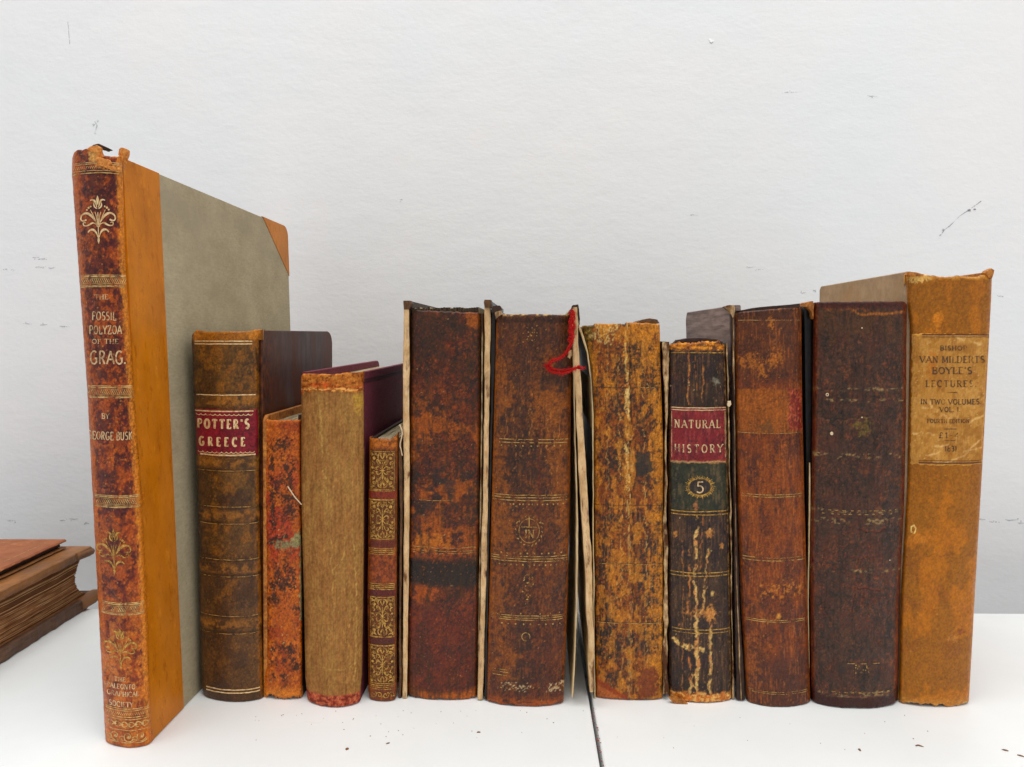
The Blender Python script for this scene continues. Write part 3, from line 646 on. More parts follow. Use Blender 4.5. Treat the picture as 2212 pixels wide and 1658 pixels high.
# ------------------------------------------------------------------ 2: brown calf with the first red label
BANDS2 = (868, 1001, 1115, 1229, 1351)
b = Book('brown leather book with raised bands and crimson title label, right of the tallest book', [(415, 715), (414, 735), (428, 1100), (435, 1495), (440, 1518)], [(566, 715), (560, 735), (561, 1100), (570, 1500), (572, 1518)],
         [(-1, 722), (-.9, 713), (-.6, 717), (.6, 716), (.8, 712), (1, 712)], 1518, bulge=.0052, r=.003, deep=.13, p=2.1,
         height=lambda x, y: sum(.75 * np.exp(-(np.abs(y - c) / 13.0) ** 4) for c in BANDS2) + .3 * np.exp(-((y - 724) / 8) ** 2))
def paint(P):
    aged(P, L(104, 70, 30), L(74, 48, 24), L(138, 88, 32), .8, .5, 26, 1.2)
    mix(P, L(96, 60, 34), ss(1000, 1300, P.y) * .55)
    mix(P, L(150, 92, 28), ss(.5, .75, nz(P, 14, 22, 30)) * .5 * (1 - ss(1150, 1500, P.y)))
    mix(P, L(64, 40, 26), ss(.52, .72, nz(P, 34, 50, 31)) * .6)
    mix(P, L(176, 108, 30), ss(745, 730, P.y) * .7)
    mix(P, L(206, 130, 46), blob(P, 424, 726, 8, 8, .4) * .8); mix(P, L(206, 130, 46), blob(P, 552, 722, 14, 10, .6) * .7)
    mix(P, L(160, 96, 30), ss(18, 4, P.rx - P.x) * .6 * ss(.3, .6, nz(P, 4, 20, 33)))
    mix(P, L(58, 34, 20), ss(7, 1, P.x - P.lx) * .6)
    specks(P, L(170, 112, 48), 5, .22, .5, 1); specks(P, L(62, 40, 24), 6, .25, .5, 2)
    for c in BANDS2:
        mix(P, L(168, 108, 44), np.exp(-(np.abs(P.y - c) / 10) ** 4) * ss(.35, .65, nz(P, 12, 9, 34)) * .55)
        for e in (-15, 15, -19, 19): groove(P, c + e, 1.3, .2); mix(P, L(54, 34, 20), np.exp(-((P.y - c - e) / 1.4) ** 2) * .5)
    mix(P, L(70, 46, 30), ss(1494, 1500, P.y) * .6)
    P.h = P.h + .12 * (nz(P, 8, 10, 36) - .5)
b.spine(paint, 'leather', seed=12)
faceM = surface('dark_plum_calf', L(64, 48, 46), L(92, 74, 70), 160, (1, 1, .3), .45, .25, .0003, .25, cc=L(84, 42, 24), scale2=34, fac2=(.46, .6))
nt_ = faceM.node_tree; b_ = nt_.nodes['Principled BSDF']; tc_ = N(nt_, 'ShaderNodeTexCoord'); sx_ = N(nt_, 'ShaderNodeSeparateXYZ'); nt_.links.new(tc_.outputs['Object'], sx_.inputs[0])
n_ = noise_node(nt_, 120, 7, (1, 1, .6), .7); ma_ = N(nt_, 'ShaderNodeMath', operation='MULTIPLY_ADD'); nt_.links.new(n_.outputs['Fac'], ma_.inputs[0]); ma_.inputs[1].default_value = .05; nt_.links.new(sx_.outputs['Y'], ma_.inputs[2])
r_ = ramp(nt_, ma_.outputs[0], .038, .058, (1, 1, 1), (0, 0, 0)); mx_ = N(nt_, 'ShaderNodeMix', data_type='RGBA'); nt_.links.new(r_.outputs[0], mx_.inputs[0]); nt_.links.new(b_.inputs['Base Color'].links[0].from_socket, mx_.inputs[6])
n2_ = noise_node(nt_, 400, 6, (1, 1, .5), .7); r2_ = ramp(nt_, n2_.outputs['Fac'], .4, .62, tuple(L(48, 24, 16)), tuple(L(104, 54, 26))); nt_.links.new(r2_.outputs[0], mx_.inputs[7]); nt_.links.new(mx_.outputs[2], b_.inputs['Base Color'])
zt = b.R3[1][2] + .0008; y1c, _ = b.face_hit(1, 718, 760); y0 = b.bulge + b.r + .0005
b.deep = y1c - y0
b.prism('cover_board', 1, [(y0, 0), (y1c, 0), (y1c, zt - .012)] + [(y1c - .0105 + .0105 * math.cos(a), zt - .0105 + .0105 * math.sin(a)) for a in np.linspace(.0, 1.57, 9)] + [(y0, zt)], .003, faceM)
b.board(-1, .003, depth=b.deep); b.pages(.0032, depth=b.deep - .005)
g = Ink(); hlines(g, [737.5, 743.5], 420, 545, 2.6); hlines(g, [854], 424, 552, 2.0); hlines(g, [1491, 1497.5], 446, 562, 2.6)
b.deco('gilt_lines', g, 'gold_fresh')
for q_ in (0,): pass
g = Ink(); hlines(g, [1096, 1133, 1210, 1247, 1332, 1370, 1018, 986], 428, 560, 1.5); b.deco('rubbed_gilt_lines', g, 'gold_worn')
def paint(P):
    aged(P, L(130, 16, 32), L(94, 10, 24), L(152, 28, 44), .8, .5, 14, 1); specks(P, L(170, 60, 70), 4, .2, .4, 1)
    P.h = .05 * nz(P, 5, 5, 3)
lab = b.patch('title_label', (418, 424), 885, (560, 560), 987, 'leather', paint, jag=1.5, seed=5, lift=.00035)
g = Ink(); hlines(g, [889], 422, 548, 2.8); hlines(g, [983.5], 432, 552, 2.8)
for (y, x0_) in ((895, 424), (976.5, 428)):
    for k in range(12):
        x = x0_ + k * 10.2; g.line(A(x + 5, y, 5, 3.2, 180, 0, 5), 1.5)
text(g, "POTTER'S", 427, 538, 907, 926, True, .25, .15, .42); text(g, 'GREECE', 431, 529, 946, 964, True, .25, .15, .75)
b.deco('gilt_lettering', g, 'gold_fresh', lab, lift=.0005)

# ------------------------------------------------------------------ 3: small orange book, badly rubbed
b = Book('small narrow orange leather book with crumbling black pitted spine, third from the left', [(571, 895), (572, 1100), (576, 1300), (577, 1440), (571, 1470), (571, 1513)], [(650, 900), (651, 1200), (653, 1440), (652, 1513)],
         [(-1, 899), (-.9, 906), (-.6, 909), (1, 908)], 1513, bulge=.0016, r=.0018, deep=.115, p=3)
def paint(P):
    aged(P, L(176, 88, 26), L(150, 58, 24), L(212, 118, 32), .7, .55, 20, 1.2)
    mix(P, L(168, 56, 36), ss(.5, .68, nz(P, 22, 40, 30)) * ss(1000, 1060, P.y) * (1 - ss(1190, 1240, P.y)) * .8)
    for (x, y, rx, ry) in ((610, 962, 22, 17), (587, 1000, 6, 34), (620, 1010, 16, 16), (625, 1040, 12, 22), (600, 1046, 14, 16), (588, 1075, 8, 36), (620, 1074, 24, 12), (628, 1102, 22, 22), (590, 1120, 8, 44), (600, 1168, 16, 12), (615, 1158, 14, 5), (583, 1172, 9, 8),
                           (617, 1225, 7, 26), (632, 1240, 9, 14), (600, 1240, 8, 22), (613, 1262, 18, 14), (626, 1266, 12, 10), (586, 1264, 9, 12), (590, 1292, 14, 20), (640, 1315, 10, 6), (617, 1401, 18, 12), (630, 1405, 8, 8), (588, 1404, 6, 12), (592, 1432, 10, 10), (612, 1430, 8, 8), (632, 1425, 8, 12), (640, 1442, 12, 9), (590, 1466, 8, 9), (612, 1463, 9, 9)):
        m = blob(P, x, y, rx * .62, ry * .72, 1.25, .22, k=2, ns=3.4); mix(P, L(52, 34, 28), m * .88); P.h = P.h - .12 * m
    mix(P, L(86, 46, 28), ss(.68, .76, nz(P, 4, 5, 33)) * .75 * ss(940, 960, P.y) * ss(.45, .6, nz(P, 18, 30, 35)))
    specks(P, L(210, 170, 120), 7, .07, .8, 5, r0=.25)
    mix(P, L(144, 134, 96), blob(P, 640, 1164, 18, 14, .7, .2) * .95); mix(P, L(132, 120, 90), blob(P, 615, 1178, 22, 8, .7, .2) * .9)
    mix(P, L(150, 140, 104), stroke(P, [(652, 1170), (649, 1260), (651, 1340)], 5, 3) * .9)
    mix(P, L(226, 138, 50), ss(1478, 1500, P.y) * .6); mix(P, L(200, 112, 40), ss(916, 908, P.y) * .7)
    crackle(P, L(120, 40, 20), .6, 8, 20, .9, 3)
    P.h = P.h + .35 * (nz(P, 7, 9, 36) - .5) + .3 * (nz(P, 2.6, 2.6, 37, 2) - .5)
b.spine(paint, 'leather', nu=60, jag=1.0, jagb=11, seed=13)
b.deep = .125; zt = b.L3[1][2] + .0015
out = [(b.r + .0006, 0), (b.deep, 0), (b.deep, zt)] + [(.0045 + .0038 * math.cos(a), zt - .0038 + .0038 * math.sin(a)) for a in np.linspace(1.57, 3.1, 6)]
b.prism('cover_board', -1, out, .0022, 'amber_leather', off=-.0001)
b.board(1, .0022, ztop=zt); b.pages(.0026, depth=.118, zt=b.R3[1][2] - .0012)
b.leaf('loose_thread', [(620, 1052), (636, 1076), (650, 1091)], [(622, 1051), (638, 1075), (652, 1090)], y0=-.0006, depth=.0004, edge='cream_thread', face='cream_thread', rough=.0001)

# ------------------------------------------------------------------ 4: tan cloth spine, maroon sides
b = Book('thick book with faded tan cloth spine, maroon cloth sides and orange repaired head', [(651, 806), (651, 1100), (657, 1300), (660, 1480), (665, 1531)], [(785, 806), (786, 900), (785, 1200), (784, 1300), (781, 1480), (778, 1531)],
         [(-1, 814), (-.95, 809), (-.6, 808), (0, 810), (.4, 806), (1, 805)], 1530, bulge=.006, r=.0022, deep=.13, p=2.2)
def paint(P):
    aged(P, L(152, 105, 64), L(136, 92, 55), L(166, 120, 74), .45, .4, 30, 3)
    vstreak(P, L(178, 138, 84), .3, 1.8, 160, .64, .82); vstreak(P, L(112, 80, 44), .25, 2.0, 140, .64, .82, 15)
    mix(P, L(186, 150, 92), stroke(P, [(688, 858), (694, 940), (700, 1010), (706, 1100)], 3, 3, 1.2, 3, .35) * .7)
    mix(P, L(186, 150, 92), stroke(P, [(730, 1000), (716, 1090), (716, 1200), (722, 1270), (712, 1380)], 2, 5, 1, 4, .4) * .6)
    mix(P, L(186, 150, 92), stroke(P, [(766, 1180), (770, 1330), (766, 1480)], 2.4, 2, 1, 5, .3) * .7)
    for k in range(16):
        x = 662 + 112 * rnd.random(); y = 1150 + 330 * rnd.random(); mix(P, L(190, 150, 84), stroke(P, [(x, y), (x + rnd.uniform(-8, 8), y + 45)], 1.2, 4, .7, 6 + k, .4) * .6)
    mix(P, L(190, 152, 90), stroke(P, [(745, 1160), (745, 1200), (720, 1230)], 1.6, 2, .8, 31) * .6); mix(P, L(190, 152, 90), stroke(P, [(690, 1446), (740, 1449), (768, 1440)], 2.6, 2, .8, 32, .3) * .6)
    edges(P, L(170, 128, 76), 4, 6, .6)
    q = (nz(P, 10, 6, 40) - .5) * 6; mix(P, L(100, 68, 38), ss(.66, .84, nz(P, 4, 60, 60)) * .35); mix(P, L(96, 64, 34), ss(7, 1, P.x - P.lx) * .6); mix(P, L(160, 120, 72), ss(.6, .78, nz(P, 16, 60, 61)) * .45)
    m = ss(848, 845, P.y + q * .8 - 2.5 * np.abs(P.u) ** 2 - 6 * ss(.85, 1, -P.u)); mix(P, L(168, 98, 44), m); P.h = P.h + .35 * m
    mix(P, L(196, 128, 64), m * ss(.45, .7, nz(P, 9, 5, 41)) * .8); mix(P, L(196, 84, 40), m * ss(.5, .7, nz(P, 14, 6, 42)) * .7 * ss(820, 832, P.y)); mix(P, L(236, 176, 110), m * np.exp(-((P.y + q - 842) / 2.2) ** 2) * .8)
    mix(P, L(110, 50, 22), m * ss(.66, .72, nz(P, 7, 4, 43)) * .8)
    m = blob(P, 775, 862, 11, 26, .5) * ss(850, 856, P.y); mix(P, L(176, 134, 66), m)
    m = ss(1502, 1506, P.y + q * .5); mix(P, L(168, 78, 62), m); mix(P, L(196, 112, 84), m * ss(.45, .65, nz(P, 5, 4, 44)) * .8); mix(P, L(110, 40, 34), m * ss(.56, .66, nz(P, 6, 5, 45)) * .8)
    P.h = P.h + (.25 * np.exp(-((P.x - 690 - (P.y - 850) * .03) / 3) ** 2) * (1 - ss(1150, 1250, P.y)) + .15 * np.exp(-((P.x - 668) / 2) ** 2)) * bandmask(P, 856, 1480)
    P.h = P.h + .1 * (nz(P, 3, 40, 46) - .5) + m * .3 * (nz(P, 5, 4, 47) - .3)
b.spine(paint, 'cloth', nu=90, jag=.7, jagb=2.5, seed=14)
maroon = surface('maroon_book_cloth', L(98, 34, 50), L(118, 48, 62), 800, (1, .2, 1), .7, .35, .0002, .25)
zt = b.R3[1][2] + .001; y1c = b.face_hit(-1, 812, 800)[0]; y0 = b.bulge + b.r + .001; b.deep = y1c - y0
rc = .005; rounded = [(y1c - rc + rc * math.cos(a), zt - rc + rc * math.sin(a)) for a in np.linspace(0, 1.57, 7)]
b.prism('cover_board', 1, [(y0, 0), (y1c, 0)] + rounded + [(y0, zt)], .003, maroon); b.prism('cover_board', -1, [(y0, 0), (y1c, 0)] + rounded + [(y0, zt)], .003, maroon)
for d_ in (.0042, .0056):
    b.prism('tooled_line', 1, [(y0 + .001, zt - d_ - .0006), (y1c - .004, zt - d_ - .0006), (y1c - .004, zt - d_), (y0 + .001, zt - d_)], .0006, surface('blind_tooling', L(40, 14, 24), L(52, 20, 30)), off=.00025, bev=.0001)
b.pages(.0032, depth=b.deep - .004, zt=zt - .005)

# ------------------------------------------------------------------ 5: little gilt book
b = Book('smallest narrow book with a spine covered in gold scrollwork panels', [(798, 946), (796, 1100), (794, 1300), (796, 1500), (798, 1517)], [(860, 946), (858, 1100), (857, 1300), (857, 1500), (855, 1517)],
         [(-1, 948), (.4, 950), (.75, 944), (1, 936)], 1517, bulge=.0022, r=.0016, deep=.11, p=2.2)
def paint(P):
    aged(P, L(118, 58, 22), L(82, 40, 20), L(160, 86, 28), .7, .6, 14, 1.1)
    mix(P, L(190, 108, 36), ss(975, 962, P.y) * .7); mix(P, L(176, 88, 32), bandmask(P, 1198, 1262) * ss(.4, .6, nz(P, 5, 7, 31)) * .75); mix(P, L(120, 50, 28), bandmask(P, 1198, 1262) * .4)
    for (y0_, y1_, c) in ((1062, 1079, L(128, 44, 26)), (1169, 1184, L(98, 38, 26)), (1275, 1289, L(96, 32, 30)), (1378, 1395, L(84, 34, 28))):
        mix(P, c, bandmask(P, y0_, y1_) * .9)
    for (y0_, y1_) in ((1291, 1376), (1396, 1477), (975, 1060), (1080, 1166)): mix(P, L(84, 50, 18), bandmask(P, y0_, y1_) * .5)
    edges(P, L(150, 76, 30), 3, 4, .6); specks(P, L(70, 36, 22), 4, .3, .6, 1)
b.spine(paint, 'leather', nu=56, jag=1.6, seed=15)
g = Ink()
def panel(y0_, y1_):
    x0, x1 = 800, 852; cx, cy = 826, (y0_ + y1_) / 2; hw, hh = 24, (y1_ - y0_) / 2 - 2
    hlines(g, [y0_, y1_], x0, x1, 1.8, .2)
    g.line([(x0 + .5, y0_), (x0 + .5, y1_)], 1.0); g.line([(x1 - .5, y0_), (x1 - .5, y1_)], 1.0)
    for sx in (-1, 1):
        for sy in (-1, 1):
            def T(x, y): return (cx + sx * x * hw, cy + sy * y * hh)
            g.dot(*T(.74, .68), 3.6, jag=.2); g.dot(*T(.88, .16), 2.8, jag=.2); g.dot(*T(.22, .44), 1.9); g.dot(*T(.95, .94), 2.2)
            for c in (bez(T(.06, .05), T(.3, .3), T(.6, .25), T(.5, .02)), bez(T(.1, .25), T(.2, .62), T(.6, .7), T(.5, .45)), bez(T(.06, .95), T(.3, .98), T(.5, .8), T(.36, .66)), bez(T(.55, .98), T(.62, .8), T(.9, .96), T(.96, .8)), bez(T(.96, .5), T(.7, .5), T(.62, .35), T(.8, .3)), bez(T(.0, .62), T(.08, .75), T(.2, .8), T(.12, .9))):
                g.add(ribbon(c, taper(12, 1.2, 3.2, 1.4), 3))
    for _ in range(34):
        fx, fy, r0_, a0_ = rnd.uniform(.08, .95), rnd.uniform(.06, .95), rnd.uniform(1.6, 3.2), rnd.uniform(0, 360)
        for sx in (-1, 1):
            g.line([(cx + sx * (fx * hw + q[0]), cy + fy * hh * (1 if _ % 2 else -1) + q[1]) for q in [(r0_ * math.cos(math.radians(a0_ + t)), r0_ * math.sin(math.radians(a0_ + t))) for t in (0, 60, 120, 180)]], 1.1)
    g.add(ribbon([(cx, cy - hh * .55), (cx, cy), (cx, cy + hh * .55)], [1.2, 3.4, 1.2], 3))
    g.add(ribbon([(cx - 6, cy), (cx, cy), (cx + 6, cy)], [1.2, 3, 1.2], 3))
for (a_, b_) in ((1291, 1376), (1396, 1477)): panel(a_, b_)
hlines(g, [1481, 1485, 1489.5], 799, 852, 1.7)
for k in range(4): g.add(ribbon(spiral(806 + 13.5 * k, 1502, 7, 90 * (k % 2) * 2, 1.1, 12, .2), 2, 3)); g.dot(812 + 13 * k, 1497 + 8 * (k % 2), 1.8)
b.deco('gilt_panels', g, 'gold_orn')
g = Ink(); panel(976, 1058); panel(1081, 1165); b.deco('rubbed_gilt_panels', g, 'gold_orn')
g = Ink(); hlines(g, [1186, 1190, 1194, 1198, 1262, 1266, 1270, 1274, 1377, 1395, 1061, 1080], 797, 853, 1.7)
b.deco('gilt_lines', g, 'gold_orn')
zt = b.L3[1][2] + .001; b.board(-1, .002, ztop=zt, depth=.118); b.pages(.0024, depth=.11, zt=zt - .0014)
b.leaf('cover_board', [(860, 960), (863, 1100), (862, 1300), (861, 1515)], [(868, 950), (869, 1100), (867, 1300), (867, 1515)], y0=.0042, depth=.11, edge='brown_leather', face='dark_leather', rough=.0004, seed=3)
b.leaf('loose_thread', [(862, 918), (868, 935), (862, 962), (868, 985)], [(865, 918), (871, 935), (865, 962), (870, 985)], y0=.002, depth=.0012, edge='cream_thread', face='cream_thread', rough=.0004)

# ------------------------------------------------------------------ 6: big calf with the black band, boards showing their pale edges
b = Book('reddish brown calf book with black scorched band and pale board edges', [(887, 672), (884, 1100), (879, 1514)], [(1038, 675), (1037, 900), (1033, 1300), (1030, 1514)],
         [(-1, 690), (-.96, 676), (-.85, 669), (-.5, 671), (.2, 674), (.7, 675), (1, 676)], 1514, bulge=.0035, r=.0018, deep=.125, p=2.4)
def paint(P):
    aged(P, L(92, 40, 22), L(54, 34, 28), L(142, 70, 22), .9, .55, 30, 1.1); mix(P, L(58, 38, 34), ss(.5, .64, nz(P, 11, 13, 50)) * .55); mix(P, L(132, 62, 24), ss(.56, .66, nz(P, 5, 6, 51)) * .5)
    mix(P, L(56, 38, 32), ss(860, 720, P.y) * .75 * ss(.25, .6, nz(P, 30, 40, 31))); mix(P, L(110, 40, 26), ss(1280, 1330, P.y) * .5)
    mix(P, L(164, 84, 20), ss(.55, .72, nz(P, 30, 26, 32)) * .7 * bandmask(P, 860, 1200, 30))
    crackle(P, L(150, 92, 50), .4, 8, 14, .92, 82, .06); mix(P, L(44, 32, 32), ss(.62, .68, nz(P, 3.4, 3.8, 83, 2)) * ss(.45, .6, nz(P, 26, 30, 84)) * .6)
    mix(P, L(46, 38, 40), ss(.52, .66, nz(P, 15, 16, 33)) * .75 * bandmask(P, 1010, 1110, 30))
    mix(P, L(190, 108, 26), blob(P, 930, 1172, 38, 16, .8) * .7); mix(P, L(172, 82, 20), blob(P, 916, 1280, 24, 16, .9) * .7)
    m = bandmask(P, 1213, 1268, 8) * ss(.1, .3, nz(P, 20, 14, 34) + .4 - .35 * ss(1245, 1275, P.y)); mix(P, L(42, 32, 30), m * .95)
    mix(P, L(166, 78, 24), ss(.6, .7, nz(P, 8, 5, 35)) * bandmask(P, 1178, 1206, 4) * .7)
    m = blob(P, 1022, 690, 16, 17, .4, .2); mix(P, L(158, 84, 26), m * .9)
    mix(P, L(176, 92, 26), ss(1490, 1506, P.y + 10 * np.abs(P.u) ** 3) * .85)
    mix(P, L(74, 34, 26), ss(.5, .7, nz(P, 25, 25, 36)) * ss(1350, 1400, P.y) * .5)
    specks(P, L(182, 100, 36), 4.5, .25, .5, 1); specks(P, L(48, 30, 26), 5, .3, .6, 2); specks(P, L(196, 150, 110), 7, .05, .6, 3, r0=.22)
    vstreak(P, L(60, 40, 16), .5, 3, 200, .5, .7); edges(P, L(80, 48, 20), 4, 6, .5)
    mix(P, L(30, 20, 16), ss(676, 668, P.y) * .7)
    for y in (1083, 1190): groove(P, y, 1.1, .1)
    P.h = P.h + .2 * (nz(P, 9, 11, 46) - .5)
b.spine(paint, 'leather', nu=96, jag=1.2, jagb=3, seed=16)
b.leaf('cover_board', [(872, 650), (870, 900), (873, 1090), (869, 1510)], [(884, 650), (884, 700), (884, 1100), (879, 1510)], y0=.0006, depth=.128, edge='cream_edge', face='dark_leather', rough=.0004, topmat='dark_leather', seed=5)
b.leaf('leather_headcap', [(871, 650), (871, 656), (872, 668)], [(886, 650), (892, 654), (884, 669)], y0=.0002, depth=.006, edge='brown_leather', face='dark_leather', rough=.0005, seed=8)
b.leaf('cover_board', [(1047, 650), (1046, 900), (1040, 1200), (1032, 1512)], [(1060, 650), (1057, 900), (1052, 1200), (1043, 1512)], y0=.0006, depth=.128, edge='cream_edge', face='black_leather', rough=.00045, topmat='dark_leather', seed=6)
b.leaf('leather_headcap', [(1045, 652), (1047, 648), (1047, 664)], [(1060, 652), (1062, 655), (1061, 665)], y0=-.0004, depth=.01, edge='brown_leather', face='dark_leather', rough=.0006, seed=9)
b.leaf('endpaper', [(1040, 680), (1039, 900), (1034, 1300), (1031, 1508)], [(1044, 678), (1043, 900), (1037, 1300), (1033, 1508)], y0=.0035, depth=.11, edge='torn_edge', face='paper', rough=.0002)
b.pages(.001, zt=b.at(0., 664.)[2], front='lining', y0=.0052, depth=.115)
g = Ink(); hlines(g, [1184, 1191, 1196], 892, 1028, 1.3, 1.0); hlines(g, [1082], 905, 975, 1.2, .8); b.deco('rubbed_gilt_lines', g, 'gold_worn')

# ------------------------------------------------------------------ 7: brown calf with worn gilt rules and red thread
b = Book('brown calf book with worn gilt rules and frayed red thread hanging from its top', [(1072, 679), (1062, 1078), (1054, 1400), (1051, 1528)], [(1236, 679), (1231, 1078), (1226, 1300), (1217, 1528)],
         [(-1, 682), (-.9, 679), (0, 679), (.93, 680), (1, 686)], 1528, bulge=.0045, r=.0018, deep=.125, p=2.6)
def paint(P):
    aged(P, L(94, 48, 26), L(60, 38, 30), L(134, 72, 26), .85, .5, 24, 1.3); mix(P, L(66, 40, 36), ss(.5, .66, nz(P, 10, 20, 50)) * .6); mix(P, L(130, 70, 28), ss(.57, .68, nz(P, 4, 7, 51)) * .5)
    mix(P, L(72, 42, 32), ss(1000, 700, P.y) * .45); mix(P, L(98, 42, 28), ss(1250, 1400, P.y) * .4)
    mix(P, L(52, 34, 30), ss(.62, .68, nz(P, 3.4, 3.8, 80, 2)) * ss(.45, .6, nz(P, 22, 40, 81)) * .7); crackle(P, L(164, 108, 62), .5, 6, 26, .91, 82, .08)
    for (x, y, rx, ry) in ((1085, 850, 22, 60), (1190, 900, 14, 100), (1210, 1000, 14, 90), (1078, 1010, 14, 80), (1160, 900, 10, 60), (1075, 1300, 16, 70), (1085, 1150, 18, 50), (1215, 1140, 10, 50), (1095, 1410, 26, 40), (1200, 860, 30, 20)):
        mix(P, L(152, 84, 26), blob(P, x, y, rx, ry, .9, .5) * .6)
    for (x, y, rx, ry) in ((1110, 930, 24, 60), (1160, 990, 22, 40), (1120, 1000, 20, 50), (1130, 1460, 26, 26), (1200, 820, 36, 22), (1130, 1380, 22, 22)):
        mix(P, L(56, 36, 32), blob(P, x, y, rx, ry, 1.0, .5) * .65)
    vstreak(P, L(150, 88, 40), .3, 2.0, 34, .66, .82); vstreak(P, L(54, 30, 22), .35, 2.0, 34, .66, .82, 15); specks(P, L(150, 92, 40), 3.6, .3, .5, 7); crackle(P, L(60, 32, 22), .5, 10, 14, .9, 9, .06)
    for k in range(9):
        x = 1095 + 14 * k + rnd.uniform(-5, 5); y = 830 + 60 * rnd.random(); mix(P, L(178, 116, 62), stroke(P, [(x, y), (x + 4, y + 60), (x + 1, y + 140)], 1.4, 4, .7, 6 + k, .42) * .65)
    mix(P, L(84, 30, 24), stroke(P, [(1167, 900), (1164, 1100), (1162, 1300), (1158, 1520)], 5, 1.5, 1.5, 50) * .6)
    specks(P, L(188, 138, 84), 6, .1, .6, 1, r0=.25); specks(P, L(48, 30, 24), 4.5, .3, .55, 2)
    edges(P, L(156, 84, 26), 7, 5, .6); mix(P, L(168, 82, 26), ss(1504, 1520, P.y) * .75 * ss(.3, .6, nz(P, 14, 6, 40)))
    mix(P, L(200, 160, 110), ss(685, 680, P.y) * ss(.5, .65, nz(P, 8, 4, 41)) * .9); mix(P, L(50, 28, 20), bandmask(P, 688, 698) * .6)
    mix(P, L(206, 176, 146), (blob(P, 1113, 1486, 22, 7, 1.0, .2) + blob(P, 1208, 1486, 18, 8, 1.0, .2)) * ss(.52, .62, nz(P, 4, 3, 42)) * .8)
    for y in (818, 822, 950, 957): groove(P, y, 1.1, .12)
    P.h = P.h + .12 * (nz(P, 4, 40, 46) - .5)
b.spine(paint, 'leather', nu=100, jag=.6, jagb=3, seed=17)
g = Ink()
for y in (1070.5, 1076, 1082, 1203, 1208, 1213, 1331, 1335.5, 1340): hlines(g, [y], 1064 if y < 1100 else 1061 if y < 1300 else 1060, 1226, 2.0, .5)
for y in (950, 957): dashes(g, y, 1078, 1232, 2.0, 6, 34)
for y, c in ((1090, 14), (1221, 12), (1196, 10), (1349, 9), (1326, 7), (964, 9)):
    for k in range(c): g.dot(1074 + 146 * (k + .5) / c + rnd.uniform(-2, 2), y, 1.9, jag=.6)
cx, cy = 1143, 1147
for a_ in range(0, 360, 18):
    r_ = math.radians(a_); x, y = cx + 27 * math.cos(r_), cy + 31 * math.sin(r_); g.line([(x, y), (x + 5 * math.cos(r_ + 1), y + 5 * math.sin(r_ + 1))], 2.2)
g.line(A(cx, cy, 22, 26, 0, 360, 30), 1.3); g.line([(cx - 17, cy - 8), (cx + 17, cy - 8)], 2); g.line([(cx, cy - 32), (cx, cy - 8)], 2.2)
text(g, 'IN', cx - 9, cx + 11, cy - 2, cy + 16); g.line([(cx - 30, cy - 12), (cx - 24, cy - 20)], 2); g.line([(cx + 24, cy - 20), (cx + 32, cy - 14)], 2)
for k in range(26):
    a_ = rnd.uniform(0, 6.28); r_ = rnd.uniform(3, 17); g.dot(1140 + r_ * .8 * math.cos(a_), 1268 + 2.0 * r_ * math.sin(a_), rnd.uniform(1, 2.2), jag=.5)
g.line(A(1141, 1250, 9, 8, 150, 400, 9), 1.8); g.line(A(1136, 1376, 9, 9, 0, 360, 12), 1.8)
for k in range(20): g.dot(1145 + rnd.uniform(-16, 16), 728 + rnd.uniform(-24, 24), rnd.uniform(.8, 1.8))
hlines(g, [1450, 1455, 1462], 1064, 1098, 1.8); dashes(g, 1489, 1075, 1110, 2, 3, 5); dashes(g, 1486, 1150, 1212, 2, 6, 4)
b.deco('rubbed_gilt_tooling', g, 'gold_worn')
b.pages(.002, zt=b.at(0., 684.)[2], y0=.0065, depth=.115, front='lining')
b.leaf('cover_board', [(1062, 668), (1061, 800), (1058, 1000), (1049, 1300), (1046, 1510)], [(1071, 672), (1070, 800), (1062, 1000), (1055, 1300), (1052, 1510)], y0=.0052, depth=.12, edge='black_leather', face='black_leather', rough=.0006, seed=7)
b.lump('leather_headcap', [(1062, 670), (1064, 662), (1072, 660), (1080, 661), (1083, 668), (1078, 672), (1070, 676), (1062, 676)], .0015, .012, 'dark_leather')
b.lump('torn_leather_scrap', [(1069, 676), (1074, 673), (1082, 672), (1086, 679), (1078, 684), (1070, 690)], .0002, .002, 'torn_edge')
b.leaf('cover_board', [(1237, 668), (1239, 770), (1244, 860), (1253, 1060), (1265, 1234), (1271, 1400), (1273, 1496)], [(1248, 664), (1251, 770), (1257, 860), (1269, 1060), (1279.5, 1234), (1282.5, 1400), (1283, 1496)], y0=-.0010, depth=.12, edge='cream_edge', face='paper', rough=.0006, seed=12)
b.lump('leather_headcap', [(1226, 678), (1233, 668), (1238, 659), (1249, 658), (1251, 668), (1253, 690), (1251, 706), (1245, 704), (1243, 680), (1236, 674)], .0002, .012, 'dark_leather')
b.lump('torn_leather_scrap', [(1238, 676), (1247, 672), (1250, 700), (1246, 722), (1240, 726), (1236, 716), (1239, 700)], -.0020, .001, 'torn_edge')
b.lump('torn_leather_scrap', [(1228, 758), (1235, 756), (1237, 766), (1231, 776), (1226, 772)], -.0014, .0012, 'torn_edge')
b.leaf('loose_endpaper', [(1238, 790), (1240, 900), (1245, 1092), (1244, 1300), (1240, 1440), (1235, 1507)], [(1241, 788), (1243, 900), (1248, 1092), (1249, 1140), (1247, 1300), (1243, 1440), (1237, 1507)], y0=.0012, depth=.10, edge='paper', face='paper', rough=.0004, seed=14)
